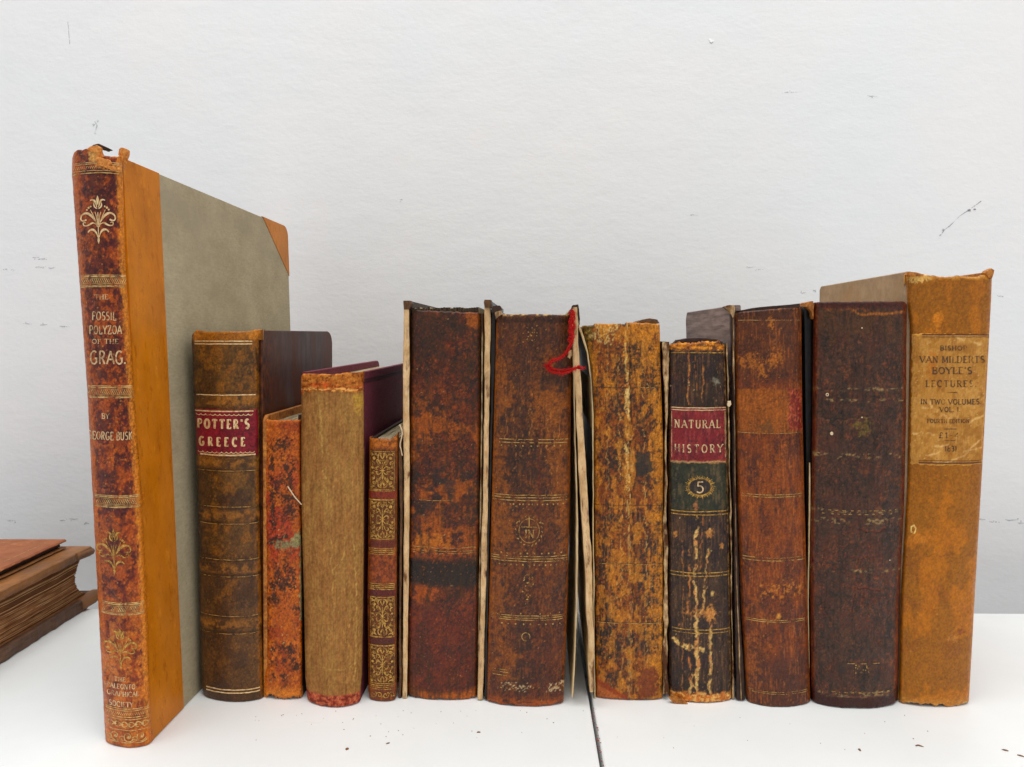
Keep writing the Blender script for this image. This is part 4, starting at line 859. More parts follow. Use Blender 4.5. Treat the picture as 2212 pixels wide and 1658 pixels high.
def strand(b, pts, y, rad, mat, name, seed, n=60, wob=1.2):
    """twisted thread: several fine filaments wound about a path given in view positions"""
    r_ = random.Random(seed); P = np.array(pts, float); s_ = np.concatenate([[0], np.cumsum(np.hypot(*(P[1:] - P[:-1]).T))])
    t = np.linspace(0, s_[-1], n)
    for _ in range(2): pass
    X = np.interp(t, s_, P[:, 0]); Yp = np.interp(t, s_, P[:, 1])
    k = np.ones(7) / 7; X = np.convolve(np.pad(X, 3, 'edge'), k, 'valid'); Yp = np.convolve(np.pad(Yp, 3, 'edge'), k, 'valid')
    V = []; Fc = []
    def tube(pts, r0):
        pts = np.array(pts); k0 = len(V); m_ = len(pts); T_ = np.gradient(pts, axis=0)
        for i in range(m_):
            t_ = T_[i] / (np.linalg.norm(T_[i]) + 1e-9); a_ = np.cross(t_, (0, 1, 0)); a_ /= np.linalg.norm(a_) + 1e-9; c_ = np.cross(t_, a_)
            for q in range(4): an = q * math.pi / 2; V.append(tuple(pts[i] + r0 * (a_ * math.cos(an) + c_ * math.sin(an))))
        for i in range(m_ - 1):
            for q in range(4): Fc.append((k0 + i * 4 + q, k0 + i * 4 + (q + 1) % 4, k0 + i * 4 + 4 + (q + 1) % 4, k0 + i * 4 + 4 + q))
    def P3(px, py, yy): x, z = b.hit(np.float64(px), np.float64(py), np.float64(yy)); return (float(x), float(yy), float(z))
    for f in range(6):
        ph = f * 1.05; j = r_.uniform(.5, 1.3)
        tube([P3(X[i] + wob * j * math.cos(ph + i * .5) + r_.uniform(-.7, .7), Yp[i] + wob * j * math.sin(ph + i * .5) * .8 + r_.uniform(-.7, .7), y + .0005 * math.sin(ph + i * .6)) for i in range(n)], rad)
    for f in range(int(n * 2.2)):
        i = r_.randrange(n); a_ = r_.uniform(0, 6.28); l_ = r_.uniform(3, 9)
        tube([P3(X[i] + l_ * q / 2 * math.cos(a_ + .35 * q), Yp[i] + l_ * q / 2 * math.sin(a_ + .35 * q), y - .0004 * q) for q in range(3)], rad * .38)
    return mesh_obj(name, V, Fc, M[mat], b.root, True)
strand(b, [(1236, 672), (1235, 700), (1234, 722), (1233, 742)], -.0028, .00028, 'thread', 'red_thread', 3, 46, 5.6)
strand(b, [(1233, 742), (1227, 756), (1221, 766), (1209, 775), (1198, 777), (1187, 783), (1184, 790), (1190, 797), (1204, 802), (1222, 801), (1244, 796), (1262, 796)], -.0036, .00022, 'thread', 'red_thread', 5, 90, 2.6)
strand(b, [(1178, 786), (1180, 794), (1192, 806), (1214, 808), (1232, 803), (1254, 790)], -.0042, .00015, 'thread', 'red_thread', 9, 46, 2.6)

# ------------------------------------------------------------------ 8: amber, cracked down the middle
b = Book('amber and dark blotched leather book with a long crack down the middle of its spine', [(1258, 702), (1261, 720), (1271, 760), (1279, 820), (1283, 900), (1284, 1250), (1287, 1514)], [(1425, 697), (1427, 800), (1433, 960), (1433, 1300), (1431, 1514)],
         [(-1, 704), (-.72, 703), (-.68, 699), (-.3, 700), (.1, 700), (.14, 697), (.6, 698), (1, 701)], 1514, bulge=.0022, r=.0014, deep=.12, p=3)
def paint(P):
    aged(P, L(146, 78, 22), L(98, 50, 28), L(184, 114, 28), .8, .6, 22, 1.1)
    mix(P, L(120, 58, 24), ss(.4, .6, nz(P, 34, 60, 30)) * .6 * ss(900, 1000, P.y))
    mix(P, L(202, 132, 34), ss(900, 760, P.y) * .5 * ss(.35, .6, nz(P, 20, 40, 31)))
    mix(P, L(184, 116, 28), ss(34, 14, P.rx - P.x + 18 * (nz(P, 8, 14, 32) - .5)) * .75)
    mix(P, L(118, 90, 18), ss(1284, 1276, P.x) * ss(900, 860, P.y) * .95)
    D = L(50, 40, 36)
    for (x, y, rx, ry) in ((1338, 800, 20, 40), (1390, 790, 26, 22), (1392, 832, 26, 14), (1386, 752, 20, 14), (1330, 880, 18, 40), (1390, 900, 20, 44), (1382, 1000, 16, 24), (1400, 1040, 14, 24), (1392, 1120, 18, 26), (1400, 1180, 20, 30), (1306, 1180, 18, 26), (1300, 1230, 16, 40), (1395, 1250, 24, 22), (1395, 1290, 18, 24), (1310, 1310, 24, 40),
                           (1300, 1360, 20, 40), (1330, 1400, 26, 30), (1396, 1370, 26, 26), (1385, 1400, 26, 16), (1318, 1120, 24, 16), (1320, 1000, 20, 30), (1345, 960, 14, 36), (1300, 1400, 18, 26), (1330, 1460, 20, 18)):
        mix(P, D, blob(P, x, y, rx * .8, ry * .8, 1.5, .25, ns=5) * .85)
    mix(P, D, ss(.64, .70, nz(P, 5, 5, 33)) * ss(.4, .6, nz(P, 24, 40, 34)) * .75)
    mix(P, L(212, 176, 120), blob(P, 1300, 718, 22, 26, .9, .3) * ss(.4, .6, nz(P, 3, 5, 35)) * .85)
    mix(P, L(118, 56, 20), stroke(P, [(1340, 740), (1320, 738), (1316, 720), (1334, 712), (1352, 710)], 5, 2, 1.5, 36) * .8); mix(P, L(116, 54, 20), stroke(P, [(1378, 716), (1396, 712), (1412, 726), (1418, 750)], 5, 3, 1.5, 37) * .8)
    # central split, pale torn fibres beside it
    cr = [(1359, 700), (1358, 800), (1360, 900), (1357, 980), (1362, 1060), (1365, 1200), (1364, 1350), (1366, 1514)]
    q = stroke(P, [(x - 4, y) for x, y in cr], 9, 3, 2, 38); mix(P, L(214, 170, 104), q * ss(.42, .6, nz(P, 4, 14, 39)) * .95 * (1 - ss(1060, 1200, P.y) * .65)); mix(P, L(204, 156, 92), stroke(P, [(x - 22, y) for x, y in cr], 1.8, 4, .8, 44, .4) * .7); mix(P, L(206, 160, 96), stroke(P, [(x + 32, y) for x, y in cr], 1.5, 4, .8, 45, .42) * .7); mix(P, L(196, 150, 88), stroke(P, [(x - 46, y) for x, y in cr], 1.4, 4, .8, 46, .45) * .7)
    mix(P, L(228, 190, 130), (blob(P, 1356, 860, 5, 26, .6) + blob(P, 1358, 1010, 7, 40, .7)) * ss(.3, .5, nz(P, 3, 8, 43)) * .8)
    m = stroke(P, [(x + 3, y) for x, y in cr], 2.6, 2, .8, 40); mix(P, L(40, 20, 12), m * .95); P.h = P.h - .5 * m
    m = stroke(P, [(x + 15, y) for x, y in cr], 1.8, 2, .8, 41, .3); mix(P, L(70, 34, 16), m * .8); P.h = P.h - .3 * m
    mix(P, L(206, 132, 40), ss(.58, .72, nz(P, 13, 26, 60)) * .55); crackle(P, L(222, 170, 100), .75, 7, 30, .9, 61, .1); crackle(P, L(54, 30, 18), .7, 6, 34, .9, 63, .14); vstreak(P, L(96, 46, 20), .35, 2.0, 26, .64, .8); vstreak(P, L(206, 130, 50), .3, 2.2, 26, .66, .8, 15); specks(P, L(70, 40, 26), 4.2, .28, .7, 7, r0=.4)
    m = rect(P, 1374, 977, 1408, 1024, 1.5, 4) ; mix(P, L(52, 44, 42), m * .9)
    for y in (838, 1093, 1219, 1347): groove(P, y, 1.2, .3); mix(P, L(60, 34, 18), np.exp(-((P.y - y) / 1.2) ** 2) * .7)
    m = rect(P, 1380, 1446, 1420, 1506, 3, 6) ; mix(P, L(122, 56, 24), m * .9)
    m = ss(0, 3, (P.y - 1466) - (P.x - 1287) * .55 + 0) * ss(1366, 1350, P.x); mix(P, L(150, 60, 22), m * .85); mix(P, L(186, 110, 60), m * ss(1496, 1502, P.y - (P.x - 1287) * .5 + 18) * .6)
    mix(P, L(196, 128, 70), edgeband(P, 1.8) * .9)
    P.h = P.h + .3 * (nz(P, 5, 22, 46) - .5)
def edgeband(P, w): return ss(w + 1.5, w - .5, P.x - P.lx) * (1 - ss(900, 960, P.y)) + ss(w + 1, w - 1, P.rx - P.x) * .5
b.spine(paint, 'leather', nu=100, jag=1.0, jagb=2, seed=18)
b.leaf('cover_board', [(1250, 710), (1255, 722), (1267, 762), (1275, 824), (1279, 900), (1281, 1250), (1284, 1512)], [(1253, 706), (1259, 722), (1270.5, 762), (1278, 824), (1282, 900), (1284, 1250), (1286, 1512)], y0=.0008, depth=.12, edge='paper', face='black_leather', rough=.0004, seed=21)
b.board(1, .0026, mat='brown_leather'); b.pages(.003, zt=b.at(0., 702.)[2], depth=.112)
b.lump('leather_headcap', [(1372, 698), (1385, 692), (1404, 688), (1420, 691), (1425, 699), (1400, 700)], .003, .02, 'brown_leather')
g = Ink(); hlines(g, [838], 1378, 1422, 1.8, .6); hlines(g, [1219.5, 1347], 1290, 1428, 1.5, .5); dashes(g, 1249, 1380, 1415, 1.4, 3, 8); b.deco('rubbed_gilt_lines', g, 'gold_worn')

# ------------------------------------------------------------------ 10: red and green labels
b = Book('dark brown book with red label above green label stamped 5, pale cracks below', [(1443, 745), (1444, 900), (1443, 1200), (1445, 1520)], [(1566, 745), (1571, 900), (1574, 1100), (1578, 1350), (1581, 1520)],
         [(-1, 750), (-.9, 744), (-.6, 740), (-.2, 742), (.3, 737), (.8, 738), (1, 744)], 1520, bulge=.0045, r=.002, deep=.115, p=2.2)
def paint(P):
    aged(P, L(64, 44, 34), L(44, 33, 30), L(92, 60, 42), .65, .55, 22, 1.6); crackle(P, L(150, 104, 64), .6, 6, 20, .9, 71, .08); crackle(P, L(196, 148, 100), .6, 9, 50, .92, 72, .08)
    mix(P, L(92, 52, 38), blob(P, 1462, 830, 20, 50, 1.0) * .5); mix(P, L(48, 34, 42), ss(.5, .7, nz(P, 30, 40, 31)) * .5)
    vstreak(P, L(120, 82, 58), .45, 2, 40, .62, .78); vstreak(P, L(34, 22, 20), .6, 2.2, 50, .6, .76, 15)
    O = L(196, 130, 68); C_ = L(222, 178, 116)
    for pts, w_, a_ in (([(1488, 765), (1486, 830), (1487, 875)], 2.4, .85), ([(1517, 770), (1519, 830), (1516, 870)], 1.8, .7), ([(1502, 770), (1505, 860)], 1.0, .5),
                        ([(1503, 1114), (1504, 1180), (1501, 1245), (1505, 1320), (1503, 1372)], 5, 1), ([(1503, 1372), (1506, 1440), (1506, 1505)], 8, 1), ([(1533, 1145), (1526, 1228), (1524, 1266), (1516, 1325)], 3.4, .95), ([(1541, 1283), (1534, 1340), (1536, 1400), (1534, 1500)], 5, .9),
                        ([(1488, 1190), (1490, 1260), (1486, 1320), (1466, 1354)], 2.8, .85), ([(1490, 1378), (1490, 1470)], 3, .8), ([(1475, 1170), (1476, 1300), (1474, 1495)], 1.4, .55), ([(1518, 1120), (1512, 1240)], 1.6, .6), ([(1494, 1460), (1490, 1510)], 6, .8)):
        m = stroke(P, pts, w_ * 1.25, 2.5, .8, int(pts[0][0]) % 17, .3) * a_ * .85; mix(P, C_ if w_ > 3 else O, m); P.h = P.h - .12 * m
        mix(P, L(190, 96, 44), m * ss(.55, .7, nz(P, 4, 9, 36)) * .7)
    mix(P, C_, stroke(P, [(1460, 1388), (1476, 1398), (1500, 1404), (1518, 1406)], 11, 3, 1.5, 9, .3) * .95); mix(P, L(160, 150, 140), blob(P, 1547, 824, 8, 7, .6) * .6)
    mix(P, O, (blob(P, 1459, 1156, 5, 6, .6) + blob(P, 1534, 1152, 7, 7, .7) + blob(P, 1559, 1182, 4, 6, .5) + blob(P, 1514, 1325, 24, 7, .9) * .8 + blob(P, 1537, 1325, 9, 14, .9)) * .8)
    m = ss(1496, 1503, P.y + 8 * (nz(P, 10, 6, 37) - .5)); mix(P, L(190, 110, 44), m); mix(P, L(226, 176, 110), m * ss(.45, .7, nz(P, 5, 4, 38)) * .8); P.h = P.h + .2 * m
    m = ss(760, 755, P.y + 5 * (nz(P, 9, 5, 39) - .5)); mix(P, L(178, 104, 36), m); mix(P, L(226, 146, 46), m * ss(.45, .65, nz(P, 8, 4, 40)) * .8); mix(P, L(70, 40, 24), m * ss(.58, .66, nz(P, 7, 4, 41)) * .8)
    specks(P, L(150, 112, 84), 6, .14, .6, 1, r0=.26); specks(P, L(214, 190, 160), 9, .05, .8, 3, r0=.2)
    crackle(P, L(120, 84, 60), .5, 12, 40, .9, 4)
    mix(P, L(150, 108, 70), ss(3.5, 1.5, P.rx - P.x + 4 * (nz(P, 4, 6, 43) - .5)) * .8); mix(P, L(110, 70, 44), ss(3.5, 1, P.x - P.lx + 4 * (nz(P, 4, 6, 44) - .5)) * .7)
    P.h = P.h + .25 * (nz(P, 4, 24, 46) - .5)
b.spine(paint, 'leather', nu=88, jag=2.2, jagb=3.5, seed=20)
def paint(P):
    aged(P, L(126, 28, 32), L(92, 24, 30), L(156, 46, 42), .75, .45, 16, 2); vstreak(P, L(84, 18, 36), .5, 2.5, 40, .5, .7); vstreak(P, L(176, 74, 66), .4, 2, 30, .6, .75, 15)
    mix(P, L(170, 70, 56), ss(5, 2, np.minimum(P.x - P.lx, P.rx - P.x)) * .6)
    mix(P, L(214, 160, 100), ss(5, 2, P.fb + 3 * (nz(P, 6, 4, 9) - .5)) * .9); P.h = .04 * nz(P, 3, 20, 3)
lab = b.patch('title_label', (1447, 1446), 880, (1568, 1570), 1001, 'leather', paint, jag=1.6, seed=6, lift=.00035)
g = Ink(); hlines(g, [881.5, 886.5], 1449, 1568, 2.2); g.line([(1451, 890), (1451, 990)], 1.4); g.line([(1566, 890), (1567, 990)], 1.4)
text(g, 'NATURAL', 1457, 1556, 908, 925, True, .16, .1, .3); text(g, 'HISTORY', 1457, 1561, 961, 978, True, .16, .1, .42); b.deco('gilt_lettering', g, 'pale_ink', lab, lift=.0005)
def paint(P):
    aged(P, L(46, 46, 30), L(32, 32, 26), L(66, 62, 40), .7, .5, 16, 3); vstreak(P, L(84, 76, 50), .4, 1.8, 40, .66, .8); pass
    mix(P, L(196, 150, 94), ss(6, 2, P.ft + 5 * (nz(P, 8, 4, 9) - .5)) * .9); mix(P, L(206, 120, 50), ss(6, 2, P.ft) * ss(1528, 1538, P.x) * .7); mix(P, L(178, 110, 60), blob(P, 1503, 1098, 4, 12, .6) * .8); mix(P, L(48, 38, 36), (1 - ss(.9, 1.05, np.hypot((P.x - 1512) / 24, (P.y - 1052) / 18))) * .9); vstreak(P, L(130, 100, 60), .35, 1.4, 40, .72, .84, 19)
lab = b.patch('volume_label', (1447, 1447), 996, (1570, 1574), 1106, 'leather', paint, jag=1.6, seed=7, lift=.0003)
g = Ink(); cx, cy = 1512, 1052
def starline(n=18):
    for k in range(n):
        a_ = 2 * math.pi * k / n; da = .13; p = [(cx + 26 * math.cos(a_ - da), cy + 19 * math.sin(a_ - da)), (cx + 35 * math.cos(a_), cy + 26 * math.sin(a_)), (cx + 26 * math.cos(a_ + da), cy + 19 * math.sin(a_ + da))]
        g.add((np.array(p), np.array([(0, 1, 2, 2)])))
        g.dot(cx + 30 * math.cos(a_ + .17), cy + 22 * math.sin(a_ + .17), 1.3)
starline(); g.line(A(cx, cy, 25, 18.5, 0, 360, 40), 3.2); hlines(g, [1105.5, 1112.5], 1449, 1572, 2.2)
b.deco('gilt_emblem', g, 'gold_orn', lab, lift=.00045)
g = Ink()
text(g, '5', cx - 7.5, cx + 8, cy - 11, cy + 12, False, .13); b.deco('gilt_numeral', g, 'pale_ink', lab, lift=.0005)
g = Ink(); hlines(g, [762.5], 1450, 1566, 2.2); hlines(g, [1238.5, 1245.5], 1448, 1575, 2.0); hlines(g, [1361.5, 1368.5], 1452, 1576, 2.0); b.deco('gilt_lines', g, 'gold_orn')
b.leaf('cover_board', [(1430, 742), (1434, 800), (1436, 900), (1434, 1100), (1433, 1300), (1433, 1500)], [(1445, 739), (1443, 800), (1443, 900), (1441, 1100), (1441, 1300), (1443, 1500)], y0=.0022, depth=.118, edge='torn_edge', face='dark_leather', rough=.0011, seed=31, step=4)
b.leaf('cover_board', [(1568, 742), (1573, 900), (1578, 1150), (1583, 1510)], [(1571, 742), (1576, 900), (1581, 1150), (1585, 1510)], y0=.0042, depth=.118, edge='torn_edge', face='black_leather', rough=.0007, seed=33, step=4)
b.lump('torn_leather_scrap', [(1572, 868), (1578, 866), (1580, 874), (1575, 880), (1571, 876)], .002, .001, 'cream_thread'); b.lump('torn_leather_scrap', [(1445, 1508), (1460, 1508), (1476, 1512), (1486, 1522), (1470, 1522), (1452, 1517)], -.0014, .002, 'amber_leather')
b.pages(.003, depth=.11, zt=b.at(0., 748.)[2], front='lining')
b.lump('leather_headcap', [(1452, 744), (1462, 735), (1490, 731), (1520, 731), (1545, 733), (1562, 739), (1560, 746), (1500, 742)], .0035, .006, 'dark_leather')

# ------------------------------------------------------------------ 11: reddish calf
b = Book('reddish brown book with plain orange panel and scrap of red label on its spine', [(1586, 670), (1589, 900), (1592, 1070), (1600, 1300), (1612, 1529)], [(1731, 665), (1733, 900), (1738, 1100), (1744, 1300), (1750, 1529)],
         [(-1, 679), (-.9, 674), (-.3, 671), (.3, 667), (.9, 663), (1, 664)], 1529, bulge=.0055, r=.0025, deep=.122, p=2.2)
def paint(P):
    aged(P, L(122, 58, 24), L(84, 42, 26), L(152, 80, 28), .7, .55, 26, 1.6); mix(P, L(76, 40, 34), ss(.54, .68, nz(P, 14, 30, 50)) * .5)
    mix(P, L(78, 44, 28), ss(840, 800, P.y + 10 * (nz(P, 20, 12, 31) - .5)) * .6); mix(P, L(72, 42, 36), ss(1390, 1450, P.y) * .65); mix(P, L(60, 32, 22), ss(700, 676, P.y) * .6)
    m = rect(P, 1592, 841, 1722, 936, 2, 2); mix(P, L(150, 82, 22), m * .85); mix(P, L(92, 64, 34), blob(P, 1652, 928, 22, 12, .9) * .6 * m)
    crackle(P, L(176, 108, 54), .45, 5, 30, .91, 82, .08); crackle(P, L(70, 36, 24), .45, 5, 40, .91, 83, .08)
    m = bandmask(P, 945, 1205, 4); mix(P, L(150, 76, 22), m * ss(.4, .65, nz(P, 12, 60, 33)) * .6)
    for (x, y, rx, ry) in ((1663, 785, 9, 12), (1672, 775, 5, 22), (1685, 770, 8, 12), (1620, 780, 22, 14), (1645, 800, 8, 20), (1665, 700, 8, 14)): mix(P, L(190, 112, 38), blob(P, x, y, rx * .8, ry * .8, 1.1, .3, ns=4) * .65)
    mix(P, L(52, 24, 16), blob(P, 1599, 762, 4, 3, .3) * .8)
    m = rect(P, 1704, 842, 1736, 932, 1.5, 3); mix(P, L(128, 36, 30), m * .9); mix(P, L(190, 96, 70), m * ss(.62, .7, nz(P, 4, 5, 34)) * .7)
    vstreak(P, L(84, 42, 24), .45, 1.8, 40, .58, .76); vstreak(P, L(184, 102, 40), .35, 1.8, 34, .64, .8, 15)
    mix(P, L(196, 118, 44), blob(P, 1680, 1276, 34, 10, 1.1, .2) * ss(.45, .6, nz(P, 6, 5, 35)) * .8); mix(P, L(164, 90, 36), blob(P, 1622, 1440, 16, 50, .8) * .5)
    mix(P, L(206, 140, 60), blob(P, 1682, 1332, 5, 6, .5) * .8); crackle(P, L(92, 44, 30), .5, 20, 30, .9, 3)
    specks(P, L(186, 124, 60), 6, .12, .5, 1); specks(P, L(60, 32, 22), 5, .2, .5, 2); edges(P, L(150, 78, 30), 4, 4, .5)
    P.h = P.h + .22 * (nz(P, 3.4, 40, 46) - .5)
    for y in (692, 936.5, 1072, 1209, 1342, 1496): groove(P, y, 1.3, .12)
b.spine(paint, 'leather', nu=92, jag=.6, seed=21)
g = Ink()
for y in (692, 936.5): hlines(g, [y], 1594, 1728, 1.2)
hlines(g, [1069.5, 1074.5], 1602, 1732, 1.9); hlines(g, [1206, 1212], 1604, 1738, 1.9); hlines(g, [1340.5, 1344.5], 1612, 1738, 1.8); hlines(g, [1496, 1500], 1616, 1744, 1.4)
b.deco('gilt_lines', g, 'gold_worn')
face11 = surface('grey_brown_sheepskin', L(120, 98, 92), L(158, 136, 130), 120, (1, .25, 3), .6, .2, .0003, .25, cc=L(78, 58, 52), scale2=70)
zt = b.face_hit(-1, 1583, 660)[1]; y1c, zz = b.face_hit(-1, 1481, 690); y0 = b.bulge + b.r - .001
b.prism('cover_board', -1, [(y0, 0), (y1c, 0), (y1c, zz - .002), (y1c - .001, zz + .001), (y1c - .005, zt), (y0, zt)], .0036, [face11][0])
b.leaf('leather_edge', [(1578, 668), (1583, 800), (1585, 1070), (1588, 1300), (1592, 1512)], [(1585, 668), (1588, 800), (1590, 1070), (1598, 1300), (1610, 1512)], y0=.0055, depth=.003, edge='dark_leather', face='dark_leather', rough=.0003, seed=3)
b.leaf('leather_edge', [(1583, 690), (1586, 900), (1589, 1200), (1600, 1512)], [(1585, 690), (1588, 900), (1591, 1200), (1602, 1512)], y0=.0048, depth=.001, edge='torn_edge', face='torn_edge', rough=.0005, seed=4)
b.lump('worn_corner', [(1562, 664), (1572, 660), (1585, 659), (1588, 665), (1586, 680), (1584, 690), (1580, 680), (1574, 672)], .0052, .003, 'torn_edge')
b.board(1, .003); b.pages(.0034, zt=b.R3[1][2] - .003)
b.lump('leather_headcap', [(1592, 672), (1640, 664), (1700, 659), (1728, 656), (1729, 664), (1690, 669), (1610, 675)], .004, .004, 'dark_leather')

# ------------------------------------------------------------------ 12: darkest book
b = Book('darkest brown leather book with two white specks, left of the mustard book', [(1757, 651), (1755, 900), (1748, 1200), (1750, 1480), (1753, 1534)], [(1959, 651), (1957, 900), (1953, 1100), (1942, 1300), (1938, 1534)],
         [(-1, 656), (-.95, 652), (0, 652), (.95, 651), (1, 655)], 1533, bulge=.0062, r=.003, deep=.125, p=2.6)
def paint(P):
    aged(P, L(74, 48, 40), L(48, 36, 33), L(102, 62, 42), .75, .5, 18, 1.0); mix(P, L(88, 46, 34), ss(.58, .72, nz(P, 20, 26, 70)) * .4)
    crackle(P, L(124, 88, 64), .5, 9, 10, .92, 82, .08); mix(P, L(132, 72, 40), ss(.70, .78, nz(P, 4, 6, 83, 2)) * ss(.55, .68, nz(P, 24, 30, 84)) * .5)
    mix(P, L(84, 52, 30), blob(P, 1860, 700, 90, 34, .8, .5) * .7); mix(P, L(176, 104, 36), stroke(P, [(1840, 672), (1870, 680), (1900, 678), (1952, 672)], 5, 3, 2, 30) * .85); mix(P, L(140, 78, 28), stroke(P, [(1780, 668), (1850, 668), (1900, 678)], 4, 3, 2, 31, .3) * .7)
    mix(P, L(76, 24, 18), ss(672, 660, P.y) * .8)
    edges(P, L(104, 42, 26), 13, 9, .85); mix(P, L(128, 66, 30), ss(.5, .66, nz(P, 3, 14, 33)) * (ss(18, 6, P.x - P.lx) + ss(12, 4, P.rx - P.x)) * .6)
    for (x, y, rx, ry) in ((1860, 1200, 60, 16), (1890, 1260, 40, 40), (1850, 1240, 30, 40), (1800, 1220, 30, 30), (1890, 1330, 50, 24), (1900, 1290, 30, 30), (1775, 1290, 8, 70)):
        m = blob(P, x, y, rx, ry, 1.1, .4) * ss(.86, .93, ridge(P.x / 9, P.y / 8, 34)); mix(P, L(150, 78, 40), m * .75); mix(P, L(110, 52, 32), blob(P, x, y, rx * .8, ry * .8, 1.3, .3) * ss(.62, .7, nz(P, 4, 5, 34)) * .5)
    for pts, w_ in (([(1855, 1142), (1880, 1148), (1898, 1147), (1912, 1141)], 3), ([(1838, 1204), (1860, 1206), (1880, 1202)], 2.4), ([(1845, 1269), (1880, 1270), (1902, 1275)], 2.4), ([(1847, 1269), (1840, 1330)], 2.2), ([(1862, 1275), (1864, 1300)], 4)):
        m = stroke(P, pts, w_ * 1.2, 2, .8, int(pts[0][1]) % 13); mix(P, L(120, 56, 36), m * .75); P.h = P.h - .3 * m
        m = stroke(P, [(x + 1, y + 3) for x, y in pts], 1.4, 2, .7, int(pts[0][1]) % 13); mix(P, L(24, 14, 12), m * .8)
    m = stroke(P, [(1770, 902), (1800, 910), (1840, 903), (1880, 900)], 2, 3, .8, 5); mix(P, L(34, 20, 16), m * .9); P.h = P.h - .3 * m; mix(P, L(116, 80, 56), stroke(P, [(1770, 906), (1800, 914), (1840, 907), (1880, 904)], 1.6, 3, .8, 5) * .7)
    mix(P, L(128, 104, 44), blob(P, 1862, 922, 14, 12, 1.0, .3) * .6); crackle(P, L(24, 16, 16), .6, 16, 12, .9, 3)
    for (y, hgt) in ((841, 4), (866, 3), (986, 6), (1106, 4), (1127, 6), (1234, 4), (1503, 9)):
        mix(P, L(158, 128, 92), bandmask(P, y - hgt, y + hgt, 1.5) * ss(.56, .66, nz(P, 6, 3, 36)) * ss(.35, .6, nz(P, 26, 8, 37)) * .75)
    specks(P, L(130, 100, 76), 4, .12, .5, 1, r0=.24); specks(P, L(104, 54, 36), 6, .2, .6, 2); 
    vstreak(P, L(34, 24, 22), .5, 2.4, 30, .56, .74)
    q = ss(1505, 1510, P.y) + ss(1496, 1501, P.y) * ss(.80, .86, np.abs(P.u)); m = np.clip(q, 0, 1); mix(P, L(62, 24, 20), m * .85); P.h = P.h - .35 * m
    mix(P, L(120, 60, 36), stroke(P, [(1766, 1440), (1768, 1480), (1778, 1500), (1810, 1507), (1925, 1505), (1932, 1490)], 2, 1.5, .8, 40) * .6)
    P.h = P.h + .3 * (nz(P, 8, 9, 46) - .5)
b.spine(paint, 'leather', nu=110, jag=.5, jagb=2.5, seed=22)
g = Ink(); dashes(g, 1434, 1830, 1900, 1.6, 10, 16)
for k in range(22): g.dot(1862 + rnd.uniform(-20, 16), 1446 + rnd.uniform(-9, 9), rnd.uniform(.8, 1.9), jag=.5)
dashes(g, 1497, 1795, 1920, 2.0, 6, 8); dashes(g, 1104, 1775, 1940, 1.5, 7, 6); dashes(g, 1112, 1775, 1930, 1.5, 9, 7); b.deco('rubbed_gilt_tooling', g, 'gold_worn')
g = Ink(); g.line(A(1787, 854, 2.6, 2.8, 0, 360, 12), 2.0); g.dot(1796.5, 938, 3.6, 4.0); g.dot(1862, 709, 1.6); g.dot(1862, 902, 1.6); g.dot(1922, 1213, 1.4); b.deco('white_specks', g, 'cream_thread')
b.leaf('cover_board', [(1738, 664), (1741, 900), (1744, 1200), (1748, 1480), (1750, 1515)], [(1756, 656), (1755, 900), (1749, 1200), (1750, 1480), (1752, 1515)], y0=.0105, depth=.118, edge='black_leather', face='black_leather', rough=.0001)
b.leaf('board_lining', [(1748, 1000), (1748, 1080), (1744.5, 1300), (1747, 1512)], [(1750.5, 1000), (1751, 1080), (1747.5, 1300), (1749.5, 1512)], y0=.0075, depth=.002, edge='paper', face='dark_leather', rough=.0002)
b.lump('worn_corner', [(1731, 662), (1734, 655), (1745, 653), (1757, 651), (1759, 660), (1757, 690), (1753, 672), (1744, 664)], .0055, .004, 'amber_leather')
b.board(1, .003); b.pages(.0034)

